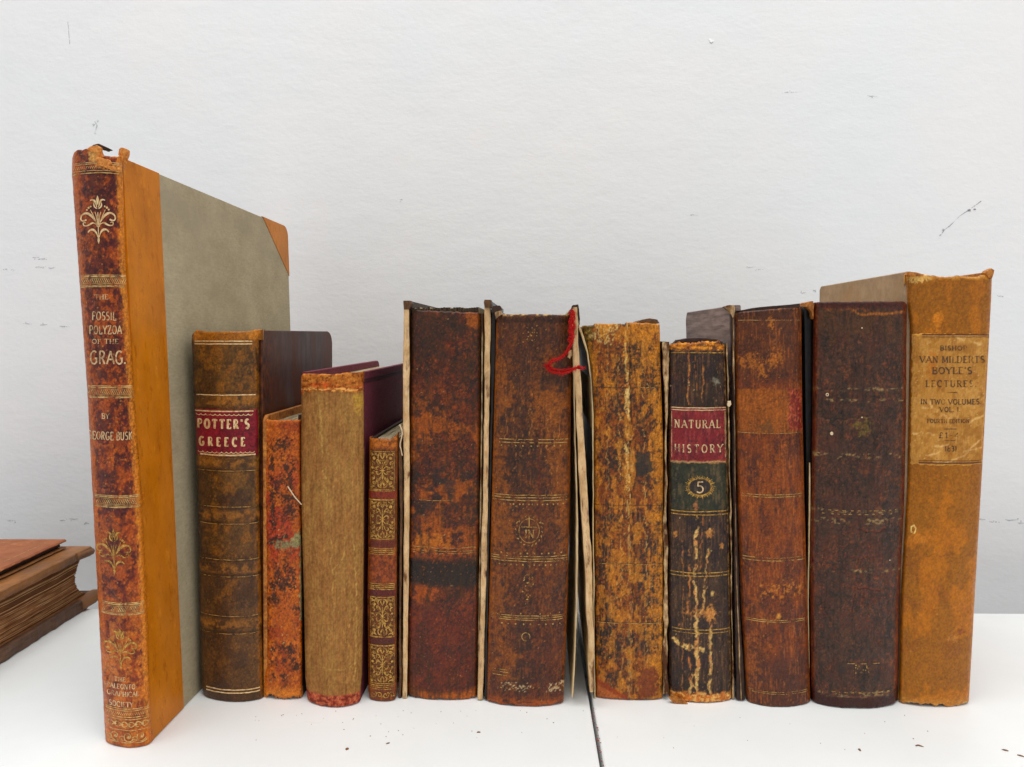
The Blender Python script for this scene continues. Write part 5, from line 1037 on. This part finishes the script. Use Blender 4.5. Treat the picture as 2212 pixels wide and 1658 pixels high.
# ------------------------------------------------------------------ 13: mustard cloth
b = Book('mustard brown cloth book with printed paper label, last on the right', [(1957, 590), (1960, 650), (1967, 722), (1960, 1050), (1945, 1300), (1941, 1530)], [(2143, 590), (2141, 650), (2122, 1010), (2105, 1300), (2098, 1430), (2092, 1530)],
         [(-1, 590), (-.93, 588), (-.5, 593), (-.2, 598), (.2, 596), (.7, 598), (.88, 592), (1, 586)], 1529, bulge=.0040, r=.0022, deep=.125, p=2.4)
def paint(P):
    aged(P, L(150, 92, 22), L(142, 84, 18), L(158, 100, 30), .45, .4, 60, 1.2)
    mix(P, L(156, 98, 32), ss(1200, 1500, P.y) * .4); crackle(P, L(104, 58, 18), .35, 40, 7, .93, 81, .06); mix(P, L(126, 68, 30), ss(.6, .8, nz(P, 40, 30, 31)) * .3 * ss(1100, 1250, P.y)); mix(P, L(196, 116, 24), ss(.55, .75, nz(P, 36, 60, 32)) * .4)
    mix(P, L(140, 84, 26), ss(715, 600, P.y) * .35)
    mix(P, L(226, 140, 50), stroke(P, [(2000, 775 - 0), (2006, 800), (1998, 815)], 6, 2, 2, 5) * 0)
    m = stroke(P, [(2036 - 0, 778), (2040, 800)], 12, 2, 4, 6) * 0; mix(P, L(206, 120, 30), blob(P, 1999 + 40 * 0, 640 + 60, 6, 30, .6) * .0)
    mix(P, L(204, 124, 36), blob(P, 2024, 700, 7, 26, .7) * .7)
    m = stroke(P, [(1968, 1142), (1974, 1139), (1978, 1146), (1976, 1156), (1969, 1154), (1968, 1144)], 2.6, .6, .8, 9); mix(P, L(232, 196, 130), m)
    for pts in ([(2000, 1200), (2040, 1202), (2060, 1196)], [(2040, 1205), (2070, 1205), (2110, 1195)], [(2030, 1214), (2080, 1216)]): mix(P, L(116, 62, 26), stroke(P, pts, 2.4, 3, 1, int(pts[0][0]) % 11) * .45)
    mix(P, L(120, 58, 34), blob(P, 2076, 1364, 8, 8, .6) * .6); mix(P, L(196, 130, 70), blob(P, 2060, 1380, 8, 8, .8) * .5); mix(P, L(196, 120, 50), blob(P, 1990, 1165, 18, 8, .9) * .4)
    mix(P, L(112, 62, 16), ss(8, 1, P.x - P.lx) * .45); edges(P, L(188, 116, 36), 2, 5, .5)
    mix(P, L(190, 128, 60), ss(1500, 1522, P.y) * .55); mix(P, L(214, 160, 96), ss(.5, .7, nz(P, 9, 4, 35)) * ss(1512, 1524, P.y) * .8)
    m = ss(606, 600, P.y + 6 * (nz(P, 12, 6, 36) - .5)); mix(P, L(198, 134, 56), m * .8); mix(P, L(128, 108, 92), ss(600, 594, P.y) * ss(2000, 2020, P.x) * ss(2128, 2110, P.x) * .9); mix(P, L(236, 190, 120), blob(P, 1985, 600, 20, 8, .8) * .7)
    specks(P, L(196, 134, 60), 6, .1, .5, 1); specks(P, L(104, 60, 20), 7, .08, .5, 2)
    P.h = P.h + .1 * (nz(P, 20, 14, 46) - .5)
M['oiled_cloth'] = painted_leather('smooth_brown_cloth', rough=(.38, .55), fine=(.84, 1.14), spec=.25, bs=.2, crack=.14)
b.spine(paint, 'oiled_cloth', nu=100, jag=1.4, jagb=8, seed=23)
def paint(P):
    aged(P, L(186, 130, 58), L(168, 110, 42), L(210, 156, 84), .6, .5, 22, 1)
    for pts in ([(2090, 915), (2110, 905), (2122, 900)], [(2040, 1000), (2080, 985), (2120, 950)], [(2000, 985), (2030, 975)], [(2080, 975), (2118, 968)], [(1990, 870), (2010, 868), (2012, 880), (1990, 882)], [(2100, 740), (2118, 745)], [(1975, 940), (2010, 935), (2024, 942)], [(2020, 965), (2050, 960)], [(2040, 895), (2060, 905)], [(2060, 725), (2080, 735)]):
        mix(P, L(228, 182, 112), stroke(P, pts, 4, 2, 1.2, int(pts[0][0]) % 19, .25) * .75)
    mix(P, L(140, 80, 22), ss(.55, .72, nz(P, 14, 20, 31)) * .4); edges(P, L(214, 158, 80), 4, 4, .7); mix(P, L(212, 150, 66), ss(5, 2, np.minimum(P.ft, P.fb)) * .7)
    specks(P, L(130, 80, 30), 5, .2, .5, 2); specks(P, L(226, 184, 120), 5, .2, .5, 4); mix(P, L(190, 108, 30), blob(P, 2014, 790, 9, 22, .8) * .6)
lab = b.patch('paper_label', (1969, 1965), 721, (2137, 2122), 1007, 'cloth', paint, jag=2.2, seed=9, lift=.00025, nx=60)
g = Ink(); hlines(g, [723.5], 1992, 2136, 2.4); hlines(g, [728.5], 1992, 2136, 1.0); hlines(g, [996], 1984, 2120, 1.0); hlines(g, [1001], 1984, 2120, 2.4); b.deco('printed_rule', g, 'ink_line', lab, lift=.0004)
g = Ink()
text(g, 'BISHOP', 2031, 2089, 747.5, 757, True, .2, .12); text(g, 'VAN MILDERTS', 1987, 2127, 770, 784, True, .18, .1); text(g, "BOYLE'S", 2014, 2100, 794, 808, True, .2, .1); text(g, 'LECTURES.', 2000, 2110, 822.5, 836, True, .18, .1, .3)
g.line([(2045, 848), (2068, 848)], 1.6)
text(g, 'IN TWO VOLUMES.', 1989, 2120, 863, 874, True, .2, .12); text(g, 'VOL. I.', 2030, 2075, 880, 890, True, .2, .12); text(g, 'FOURTH EDITION', 2003, 2094, 906, 914, True, .2, .13)
g.line([(2039, 927), (2066, 927)], 1.6); text(g, '£1-4', 2028, 2072, 935, 946, True, .18, .12, .3); g.line([(2040, 952), (2064, 952)], 1.4); text(g, '1831', 2041, 2067, 964, 975, True, .2, .12)
b.deco('printed_lettering', g, 'ink', lab, lift=.0004)
face13 = surface('faded_board_paper', L(162, 134, 104), L(182, 152, 122), 200, (1, 1, 1), .75, .15, .0002, .2, cc=L(170, 134, 96), scale2=30)
zt = b.face_hit(-1, 1958, 587)[1]; y1c, _ = b.face_hit(-1, 1770, 640); y0 = b.bulge + b.r
b.prism('cover_board', -1, [(y0, 0), (y1c, 0), (y1c, zt - .0022), (y1c - .0022, zt), (y0, zt)], .003, face13)
b.deep = y1c - y0; b.board(1, .003, mat='amber_leather', depth=b.deep); b.pages(.0034, zt=zt - .003, depth=b.deep - .004)
b.lump('frayed_corner', [(2128, 590), (2134, 584), (2142, 580), (2148, 584), (2146, 594), (2142, 603), (2136, 600)], .0022, .004, 'amber_leather')
b.lump('frayed_corner', [(1957, 594), (1962, 588), (1980, 589), (1996, 593), (1990, 597), (1968, 596)], .0012, .003, 'amber_leather')

#SECTION_REST

# ------------------------------------------------------------------ the two books lying at the left
def flat_root(label, x, y, z=0):
    return empty('book', label, 'book', (x, y, z), 0, 'antique books lying in a stack')
def rbox(x0, x1, y0, y1, z0, z1, ny=30, jx=.0004, seed=1, curl=None, bulge=.0):
    """slab lying flat whose right side (x1) is a little worn; curl(y) lifts it"""
    ys = np.linspace(y0, y1, ny); j = (fbm(ys * 220, ys * 0, seed, 3) - .5) * 2 * jx; cz = curl(ys) if curl else 0 * ys
    prof = [(x0, z0), (x0, z1), (x1 - .0012, z1), (x1 - .0003, z1 - .0006), (x1 + .0001, (z0 + z1) / 2), (x1 - .0003, z0 + .0006), (x1 - .0012, z0)]
    V = []
    for i, y in enumerate(ys):
        for (x, z) in prof: V.append((x + (j[i] if x > x0 else 0), y, z + cz[i] + (rnd.uniform(-.0001, .0001) if x > x0 else 0)))
    n = len(prof); Fc = []
    for i in range(ny - 1):
        for k in range(n): a = i * n + k; c = i * n + (k + 1) % n; Fc.append((a, c, c + n, a + n))
    Fc += [tuple(range(n - 1, -1, -1)), tuple((ny - 1) * n + k for k in range(n))]
    return V, Fc
A_ = flat_root('thick brown book lying flat at the left edge, warped boards and brown page edges', -.40, .45)
ox, oy = -.40, .45
def put(name, VF, mat, root, smooth=False, fm=None, o=(ox, oy, 0)):
    V, Fc = VF; return mesh_obj(name, np.array(V) - np.array(o), Fc, mat, root, smooth, fm)
xr = -.3335; yf = .527
curlA = lambda y: .0012 * ss(.515, .53, y)
put('cover_board', rbox(-.47, xr, .35, yf + .000, .0, .0092, 60, .0007, 3), surface('worn_dark_cover', L(86, 62, 50), L(122, 88, 66), 200, (1, .3, 1.5), .55, .3, .0004, .25, cc=L(74, 54, 48), scale2=60), A_)
coverA = surface('worn_tan_cover', L(136, 88, 50), L(176, 118, 66), 200, (1, .3, 1.5), .5, .3, .0004, .3, cc=L(108, 82, 68), scale2=50)
ztop = .0478
put('cover_board', rbox(-.47, xr, .35, yf - .006, ztop - .0068, ztop, 60, .0007, 4), coverA, A_)
# rolled-over leather at the corners of the boards
def roll(y, z, ln, r, mat, droop):
    V = []; Fc = []; n = 12; k = 10
    for i in range(n):
        t = i / (n - 1); yy = y + ln * t; zz = z + droop * t * t; rr = r * math.sqrt(max(.02, 1 - max(0, (t - .62) / .385) ** 2))
        for a in range(k):
            an = 2 * math.pi * a / k; V.append((xr - .0035 + rr * 1.3 * math.cos(an) + .0012 * math.sin(t * 3), yy, zz + rr * math.sin(an)))
    for i in range(n - 1):
        for a in range(k): p = i * k + a; q = i * k + (a + 1) % k; Fc.append((p, q, q + k, p + k))
    Fc += [tuple(range(k - 1, -1, -1)), tuple((n - 1) * k + a for a in range(k))]
    return V, Fc
put('curled_corner', roll(yf - .022, ztop - .0036, .0225, .0037, None, -.0018), coverA, A_, True)
put('curled_corner', roll(yf - .020, .0052, .0245, .0048, None, .0016), coverA, A_, True)
# leaves: many thin sheets, swelling towards the fore edge
V = []; Fc = []; FM = []; z0 = .0094; z1 = ztop - .0069; n = 90
for i in range(n):
    a = z0 + (z1 - z0) * i / n; c = z0 + (z1 - z0) * (i + rnd.uniform(.72, .97)) / n; t = i / (n - 1)
    ins = .0040 + rnd.uniform(-.00025, .00025) + (.0007 if rnd.random() < .08 else 0); fe = yf - .014 - .0070 * math.sin(math.pi * min(1, t * 1.05)) + .006 * (1 - t) ** 6 + rnd.uniform(-.0004, .0004)
    ys = np.linspace(.36, fe, 14); k = len(V); ph = rnd.uniform(0, 6)
    for y in ys:
        wv = .00022 * math.sin(y * 160 + ph * .3 + t * 3) + .0003 * math.sin(y * 60 + 1)
        for (x, z) in ((-.46, a), (-.46, c), (xr - ins, c), (xr - ins, a)): V.append((x + (.0002 * math.sin(y * 300 + ph) if x > -.4 else 0), y, z + wv))
    for r_ in range(13):
        for q in range(4): Fc.append((k + r_ * 4 + q, k + r_ * 4 + (q + 1) % 4, k + (r_ + 1) * 4 + (q + 1) % 4, k + (r_ + 1) * 4 + q))
    Fc.append(tuple(k + 52 + q for q in range(4))); FM += [rnd.choice((0, 0, 0, 1, 1, 2))] * (13 * 4 + 1)
o = put('text_block', (V, Fc), [M['dark_pages'], surface('darker_page_edges', L(92, 56, 34), L(128, 82, 50), 200, (.5, .5, 2), .85, .2, .0003, .08), surface('paler_page_edges', L(206, 156, 106), L(232, 188, 138), 200, (.5, .5, 2), .85, .2, .0003, .08)], A_, False, FM); o['kind'] = 'stuff'
B_ = flat_root('thin reddish brown book lying on top of the thick brown book at the left edge', -.40, .45, ztop)
xb = -.3485; yb_ = .5135; zb = ztop + .0003
topM = surface('reddish_calf_cover', L(150, 88, 56), L(170, 104, 68), 90, (1, 1, 1), .6, .2, .0003, .15, cc=L(200, 132, 86), scale2=60, fac2=(.62, .72))
pt = lambda name, VF, mat: put(name, VF, mat, B_, False, None, (ox, oy, ztop))
pt('cover_board', rbox(-.48, xb, .35, yb_, zb, zb + .0018, 40, .0004, 7), coverA); pt('cover_board', rbox(-.48, xb + .0004, .35, yb_ + .0004, zb + .0052, zb + .0074, 40, .0004, 8), topM)
pt('text_block', rbox(-.478, xb - .0022, .352, yb_ - .003, zb + .0019, zb + .0051, 40, .0003, 9), M['dark_leather'])
for (a_, c_) in (((-.3575, .40), (-.3575, .5045)), ((-.3575, .5045), (-.45, .5045))):
    dx, dy = c_[0] - a_[0], c_[1] - a_[1]; l_ = math.hypot(dx, dy); nx, ny = -dy / l_ * .0003, dx / l_ * .0003; zz = zb + .0075
    pt('gilt_line', ([(a_[0] + nx, a_[1] + ny, zz), (c_[0] + nx, c_[1] + ny, zz), (c_[0] - nx, c_[1] - ny, zz), (a_[0] - nx, a_[1] - ny, zz)], [(0, 1, 2, 3)]), M['gold_worn'])

# ------------------------------------------------------------------ table in two halves, wall
def tag(o, kind=None, label=None, cat=None, group=None):
    if kind: o['kind'] = kind
    if label: o['label'] = label; o['category'] = cat
    if group: o['group'] = group
    return o
m, nt, bs_ = new_mat('white_laminate')
n1 = noise_node(nt, 9, 4); r1 = ramp(nt, n1.outputs['Fac'], .3, .7, (.82, .84, .84), (.87, .885, .88))
n2 = noise_node(nt, 900, 3); r2 = ramp(nt, n2.outputs['Fac'], .71, .76, (1, 1, 1), (.66, .64, .6)); c_ = mulc(nt, r1.outputs[0], r2.outputs[0], .7)
n3 = noise_node(nt, 34, 6, (1, 4, 1)); r3 = ramp(nt, n3.outputs['Fac'], .68, .8, (1, 1, 1), (.9, .88, .84)); c_ = mulc(nt, c_, r3.outputs[0])
n6 = noise_node(nt, 60, 4, (1, 14, 1), .6); r6 = ramp(nt, n6.outputs['Fac'], .70, .74, (1, 1, 1), (.93, .92, .9)); c_ = mulc(nt, c_, r6.outputs[0]); n7 = noise_node(nt, 5, 6, None, .65); r7 = ramp(nt, n7.outputs['Fac'], .4, .7, (1, 1, 1), (.955, .955, .95)); c_ = mulc(nt, c_, r7.outputs[0])
nt.links.new(c_, bs_.inputs['Base Color']); bs_.inputs['Roughness'].default_value = .38; bs_.inputs['Specular IOR Level'].default_value = .35
r4 = ramp(nt, n3.outputs['Fac'], .3, .7, (.3,) * 3, (.5,) * 3); nt.links.new(r4.outputs[0], bs_.inputs['Roughness'])
M['table'] = m
gA = ground(np.float64(1301), np.float64(1658)); gB = ground(np.float64(1276), np.float64(1512)); k_ = (gB[0] - gA[0]) / (gB[1] - gA[1])
def gap_x(y): return gA[0] + k_ * (y - gA[1])
bl = ground(np.float64(200), np.float64(1315)); br = ground(np.float64(2130), np.float64(1325))
def back_y(x): return bl[1] + (br[1] - bl[1]) * (x - bl[0]) / (br[0] - bl[0])
def top(label, x0, x1, sg):
    """table top with softened edges; the inner edge follows the gap"""
    w_ = .0010; ys = [.12, .9]; V = []
    def inner(y): return gap_x(y) + sg * w_
    pts = [(x0 if x0 is not None else inner(.12), .12), (x1 if x1 is not None else inner(.12), .12), (x1 if x1 is not None else inner(back_y(.1)), back_y(x1 if x1 is not None else .08)), (x0 if x0 is not None else inner(back_y(.1)), back_y(x0 if x0 is not None else .08))]
    P = np.array(pts); c = P.mean(0); V = []
    for z, ins in ((0, .0008), (-.0004, .0002), (-.0012, 0), (-.026, 0)):
        Q = P + np.sign(c - P) * ins; V += [(x, y, z) for x, y in Q]
    Fc = [(0, 1, 2, 3), (15, 14, 13, 12)] + [(k * 4 + i, (k + 1) * 4 + i, (k + 1) * 4 + (i + 1) % 4, k * 4 + (i + 1) % 4) for k in range(3) for i in range(4)]
    root = empty('table', label, 'table', (float(c[0]), float(c[1]), -.7), 0, None)
    V = np.array(V) - np.array([c[0], c[1], -.7]); mesh_obj('table_top', V, Fc, M['table'], root, False)
    for (x, y) in ((P[:, 0].min() + .06, P[:, 1].min() + .06), (P[:, 0].max() - .06, P[:, 1].min() + .06), (P[:, 0].min() + .06, P[:, 1].max() - .06), (P[:, 0].max() - .06, P[:, 1].max() - .06)):
        h_ = .015; Vl = [(x + a * h_ - c[0], y + d * h_ - c[1], z) for z in (0, .6735) for a, d in ((-1, -1), (1, -1), (1, 1), (-1, 1))]
        mesh_obj('leg', Vl, [(0, 3, 2, 1), (4, 5, 6, 7), (0, 1, 5, 4), (1, 2, 6, 5), (2, 3, 7, 6), (3, 0, 4, 7)], M['table'], root, False)
top('white laminate table top left of the dark seam', -1.1, None, -1); top('white laminate table top right of the dark seam', None, 1.1, 1)
m, nt, bs_ = new_mat('painted_wall')
n1 = noise_node(nt, 4.2, 4); r1 = ramp(nt, n1.outputs['Fac'], .35, .65, tuple(L(226, 228, 230)), tuple(L(232, 230, 230)))
n4 = noise_node(nt, 30, 5); r4 = ramp(nt, n4.outputs['Fac'], .7, .8, (1, 1, 1), (.93, .92, .9)); c_ = mulc(nt, r1.outputs[0], r4.outputs[0])
nt.links.new(c_, bs_.inputs['Base Color']); bs_.inputs['Roughness'].default_value = .6; bs_.inputs['Specular IOR Level'].default_value = .25
n2 = noise_node(nt, 190, 5, (1, 1, 1.5), .6); bump(nt, bs_, n2.outputs['Fac'], .17, .0012); n3 = noise_node(nt, 55, 4, (.7, 1, 1.5), .5); bump(nt, bs_, n3.outputs['Fac'], .10, .003)
n5 = noise_node(nt, 9, 3); bump(nt, bs_, n5.outputs['Fac'], .12, .01)
wy = .604; sl = (br[1] - bl[1]) / (br[0] - bl[0])
def WY(x): return wy + sl * x
WL, WR = -1.6, 1.6
wall = mesh_obj('wall', [(WL, WY(WL), -.7), (WR, WY(WR), -.7), (WR, WY(WR), 1.5), (WL, WY(WL), 1.5), (WL, WY(WL) + .1, -.7), (WR, WY(WR) + .1, -.7), (WR, WY(WR) + .1, 1.5), (WL, WY(WL) + .1, 1.5)],
                [(0, 1, 2, 3), (5, 4, 7, 6), (3, 2, 6, 7), (1, 5, 6, 2), (4, 0, 3, 7), (4, 5, 1, 0)], m, None, False)
tag(wall, None, 'white painted wall with scuffs behind the books', 'wall')
floor = mesh_obj('floor', [(-2, -1.2, -.7), (2, -1.2, -.7), (2, 1.2, -.7), (-2, 1.2, -.7)], [(0, 1, 2, 3)], surface('grey_floor', L(120, 118, 114), L(140, 138, 134), 20), None, False); tag(floor, 'structure')
# marks on the wall
M['scuff'] = gilt('pencil_scuff', L(110, 106, 108), L(140, 136, 138), .47, .25, 800, 0, .9); M['scuff_faint'] = gilt('faint_scuff', L(178, 177, 181), L(198, 197, 200), .52, .3, 420, 0, .9); M['chip'] = gilt('paint_chip', L(240, 240, 240), L(252, 252, 252), .2, .1, 500, 0, .9)
def wallmark(name, ink, mat):
    P = np.concatenate(ink.P); Z = np.concatenate(ink.Z); d = ray(P[:, 0], P[:, 1]); t = (wy) / (d[:, 1] - sl * d[:, 0])
    V = d * t[:, None] + np.array([0, 0, H]); V[:, 1] -= .00025 + Z; return mesh_obj(name, V, ink.F, M[mat], wall, False)
g = Ink(); g.line([(2032, 508), (2040, 497), (2052, 488), (2063, 477), (2072, 468), (2082, 461), (2092, 455)], [2, 2, 1.2, 1.0, .8, 1.1, 1.6]); g.dot(2037, 498, 3.2, 4, .8); g.dot(2031, 509, 2.4, 2, .8); g.dot(2093, 455, 4.2, 2.6, .8); g.dot(2105, 453, 3, 1.5, .5)
g.line([(2098, 450), (2110, 442), (2119, 435)], 1.4); wallmark('scuff_mark', g, 'scuff')
g = Ink()
for (x, y, rx, ry) in ((78, 557, 8, 2), (92, 560, 10, 2.5), (88, 578, 12, 2.5), (112, 580, 8, 2), (12, 582, 5, 2), (28, 584, 4, 2), (60, 700, 10, 2), (95, 702, 8, 2.5), (140, 706, 12, 2), (137, 1124, 8, 2), (160, 1122, 10, 1.8), (188, 1130, 5, 3), (1622, 578, 10, 1.6), (1640, 583, 9, 1.6), (870, 432, 6, 2), (1500, 465, 9, 2), (2120, 1122, 9, 2), (2150, 1128, 14, 2.4), (2185, 1124, 14, 2), (2205, 1130, 8, 2), (1735, 633, 6, 2), (1760, 628, 4, 2), (25, 1125, 9, 1.6), (2160, 640, 7, 1.5), (1710, 200, 22, 1.6), (1885, 208, 12, 2)):
    g.line([(x - rx, y + rnd.uniform(-1.5, 1.5)), (x - rx * .4, y + rnd.uniform(-1, 1)), (x, y), (x + rx, y + rnd.uniform(-2, 2))], [ry * .4, ry * 1.3, ry, ry * .3]); g.dot(x + rnd.uniform(-rx, rx), y + rnd.uniform(-4, 4), 1.4)
g.line([(147, 48), (149, 72), (151, 96)], 1.2); g.line([(205, 262), (210, 272), (206, 285)], 2.6); g.dot(203, 270, 3, 3, .8); g.dot(211, 262, 2.4, 3, .8); g.dot(206, 288, 2.6, 2.2, .8); g.line([(160, 352), (190, 346), (232, 342)], .8)
wallmark('scuff_mark', g, 'scuff_faint')
g = Ink(); g.dot(1537, 89, 4.5, 3.4, .6); g.dot(1533, 86, 3, 2, .6); wallmark('paint_chip', g, 'chip')
g = Ink(); g.line([(1532, 92), (1537, 95), (1540, 91)], 1.8); wallmark('scuff_mark', g, 'scuff')

# ------------------------------------------------------------------ crumbs of leather fallen on the table
M['crumb'] = surface('leather_crumb', L(96, 66, 46), L(150, 104, 70), 900); M['crumb_red'] = surface('red_rot_dust', L(120, 40, 26), L(160, 70, 44), 900)
def crumb(px, py, rx, ry, h=.0005, ang=0):
    c = ground(np.float64(px), np.float64(py)); kx = c[1] / F; V = []; n = 7
    for z, s_ in ((.0001, 1), (h * .6, .9), (h, .45)):
        for i in range(n):
            a = 2 * math.pi * i / n; j = rnd.uniform(.7, 1.2) * s_; X = rx * kx * math.cos(a) * j; Yd = ry * kx * 1.7 * math.sin(a) * j; V.append((X * math.cos(ang) - Yd * math.sin(ang), X * math.sin(ang) + Yd * math.cos(ang), z))
    Fc = [tuple(range(2 * n, 3 * n))] + [(k * n + i, k * n + (i + 1) % n, (k + 1) * n + (i + 1) % n, (k + 1) * n + i) for k in range(2) for i in range(n)]
    return c, V, Fc
for (x, y, rx, ry, an, lab) in ((750, 1619, 4, 3, 0, 'round dark leather crumb on the table below the tan cloth book'), (1034, 1583, 5, 1.2, 0, 'thin dark leather flake on the table below the scorched calf book'), (838, 1607, 5, 1, .5, 'pale brown sliver on the table below the little gilt book'), (1986, 1612, 8, 1.3, -.5, 'dark brown splinter on the table below the mustard book'),
                            (1857, 1621, 3, 2.6, 0, 'tan crumb on the table below the darkest book'), (2172, 1622, 7, 1.3, -.5, 'dark sliver on the table at the far right'), (2205, 1634, 8, 1.2, -.6, 'dark sliver at the right edge of the table'), (1980, 1578 + 34, 3, 1, 0, 'tiny crumb beside the dark splinter under the mustard book')):
    c, V, Fc = crumb(x, y, rx, ry, .0006, an); o = mesh_obj('leather_crumb', V, Fc, M['crumb'], None, False); o.location = c; tag(o, None, lab, 'crumb', 'crumbs of leather on the table')
V = []; Fc = []
def dust(x, y, r_):
    c, v, f = crumb(x, y, r_, r_ * rnd.uniform(.4, 1), .0003, rnd.uniform(0, 3)); k = len(V); V.extend([(a + c[0], b_ + c[1], z) for a, b_, z in v]); Fc.extend([tuple(i + k for i in f_) for f_ in f])
for _ in range(34): dust(rnd.uniform(460, 1260), 1536 + 60 * rnd.random() ** 2, rnd.uniform(.5, 1.2))
for _ in range(14): dust(rnd.uniform(1300, 2180), 1540 + 90 * rnd.random() ** 1.5, rnd.uniform(.5, 1.2))
for _ in range(7): dust(rnd.uniform(530, 900), rnd.uniform(1545, 1600), rnd.uniform(.8, 1.5))
tag(mesh_obj('leather_dust', V, Fc, M['crumb'], None, False), 'stuff', 'fine brown leather dust scattered on the white table before the books', 'dust')
V = []; Fc = []
for _ in range(40): y_ = rnd.uniform(1530, 1656); dust(1278 + (y_ - 1512) * .165 + rnd.uniform(-7, 7) * rnd.random(), y_, rnd.uniform(.8, 1.7))
tag(mesh_obj('red_leather_dust', V, Fc, M['crumb_red'], None, False), 'stuff', 'red leather dust along the dark seam of the table', 'dust')
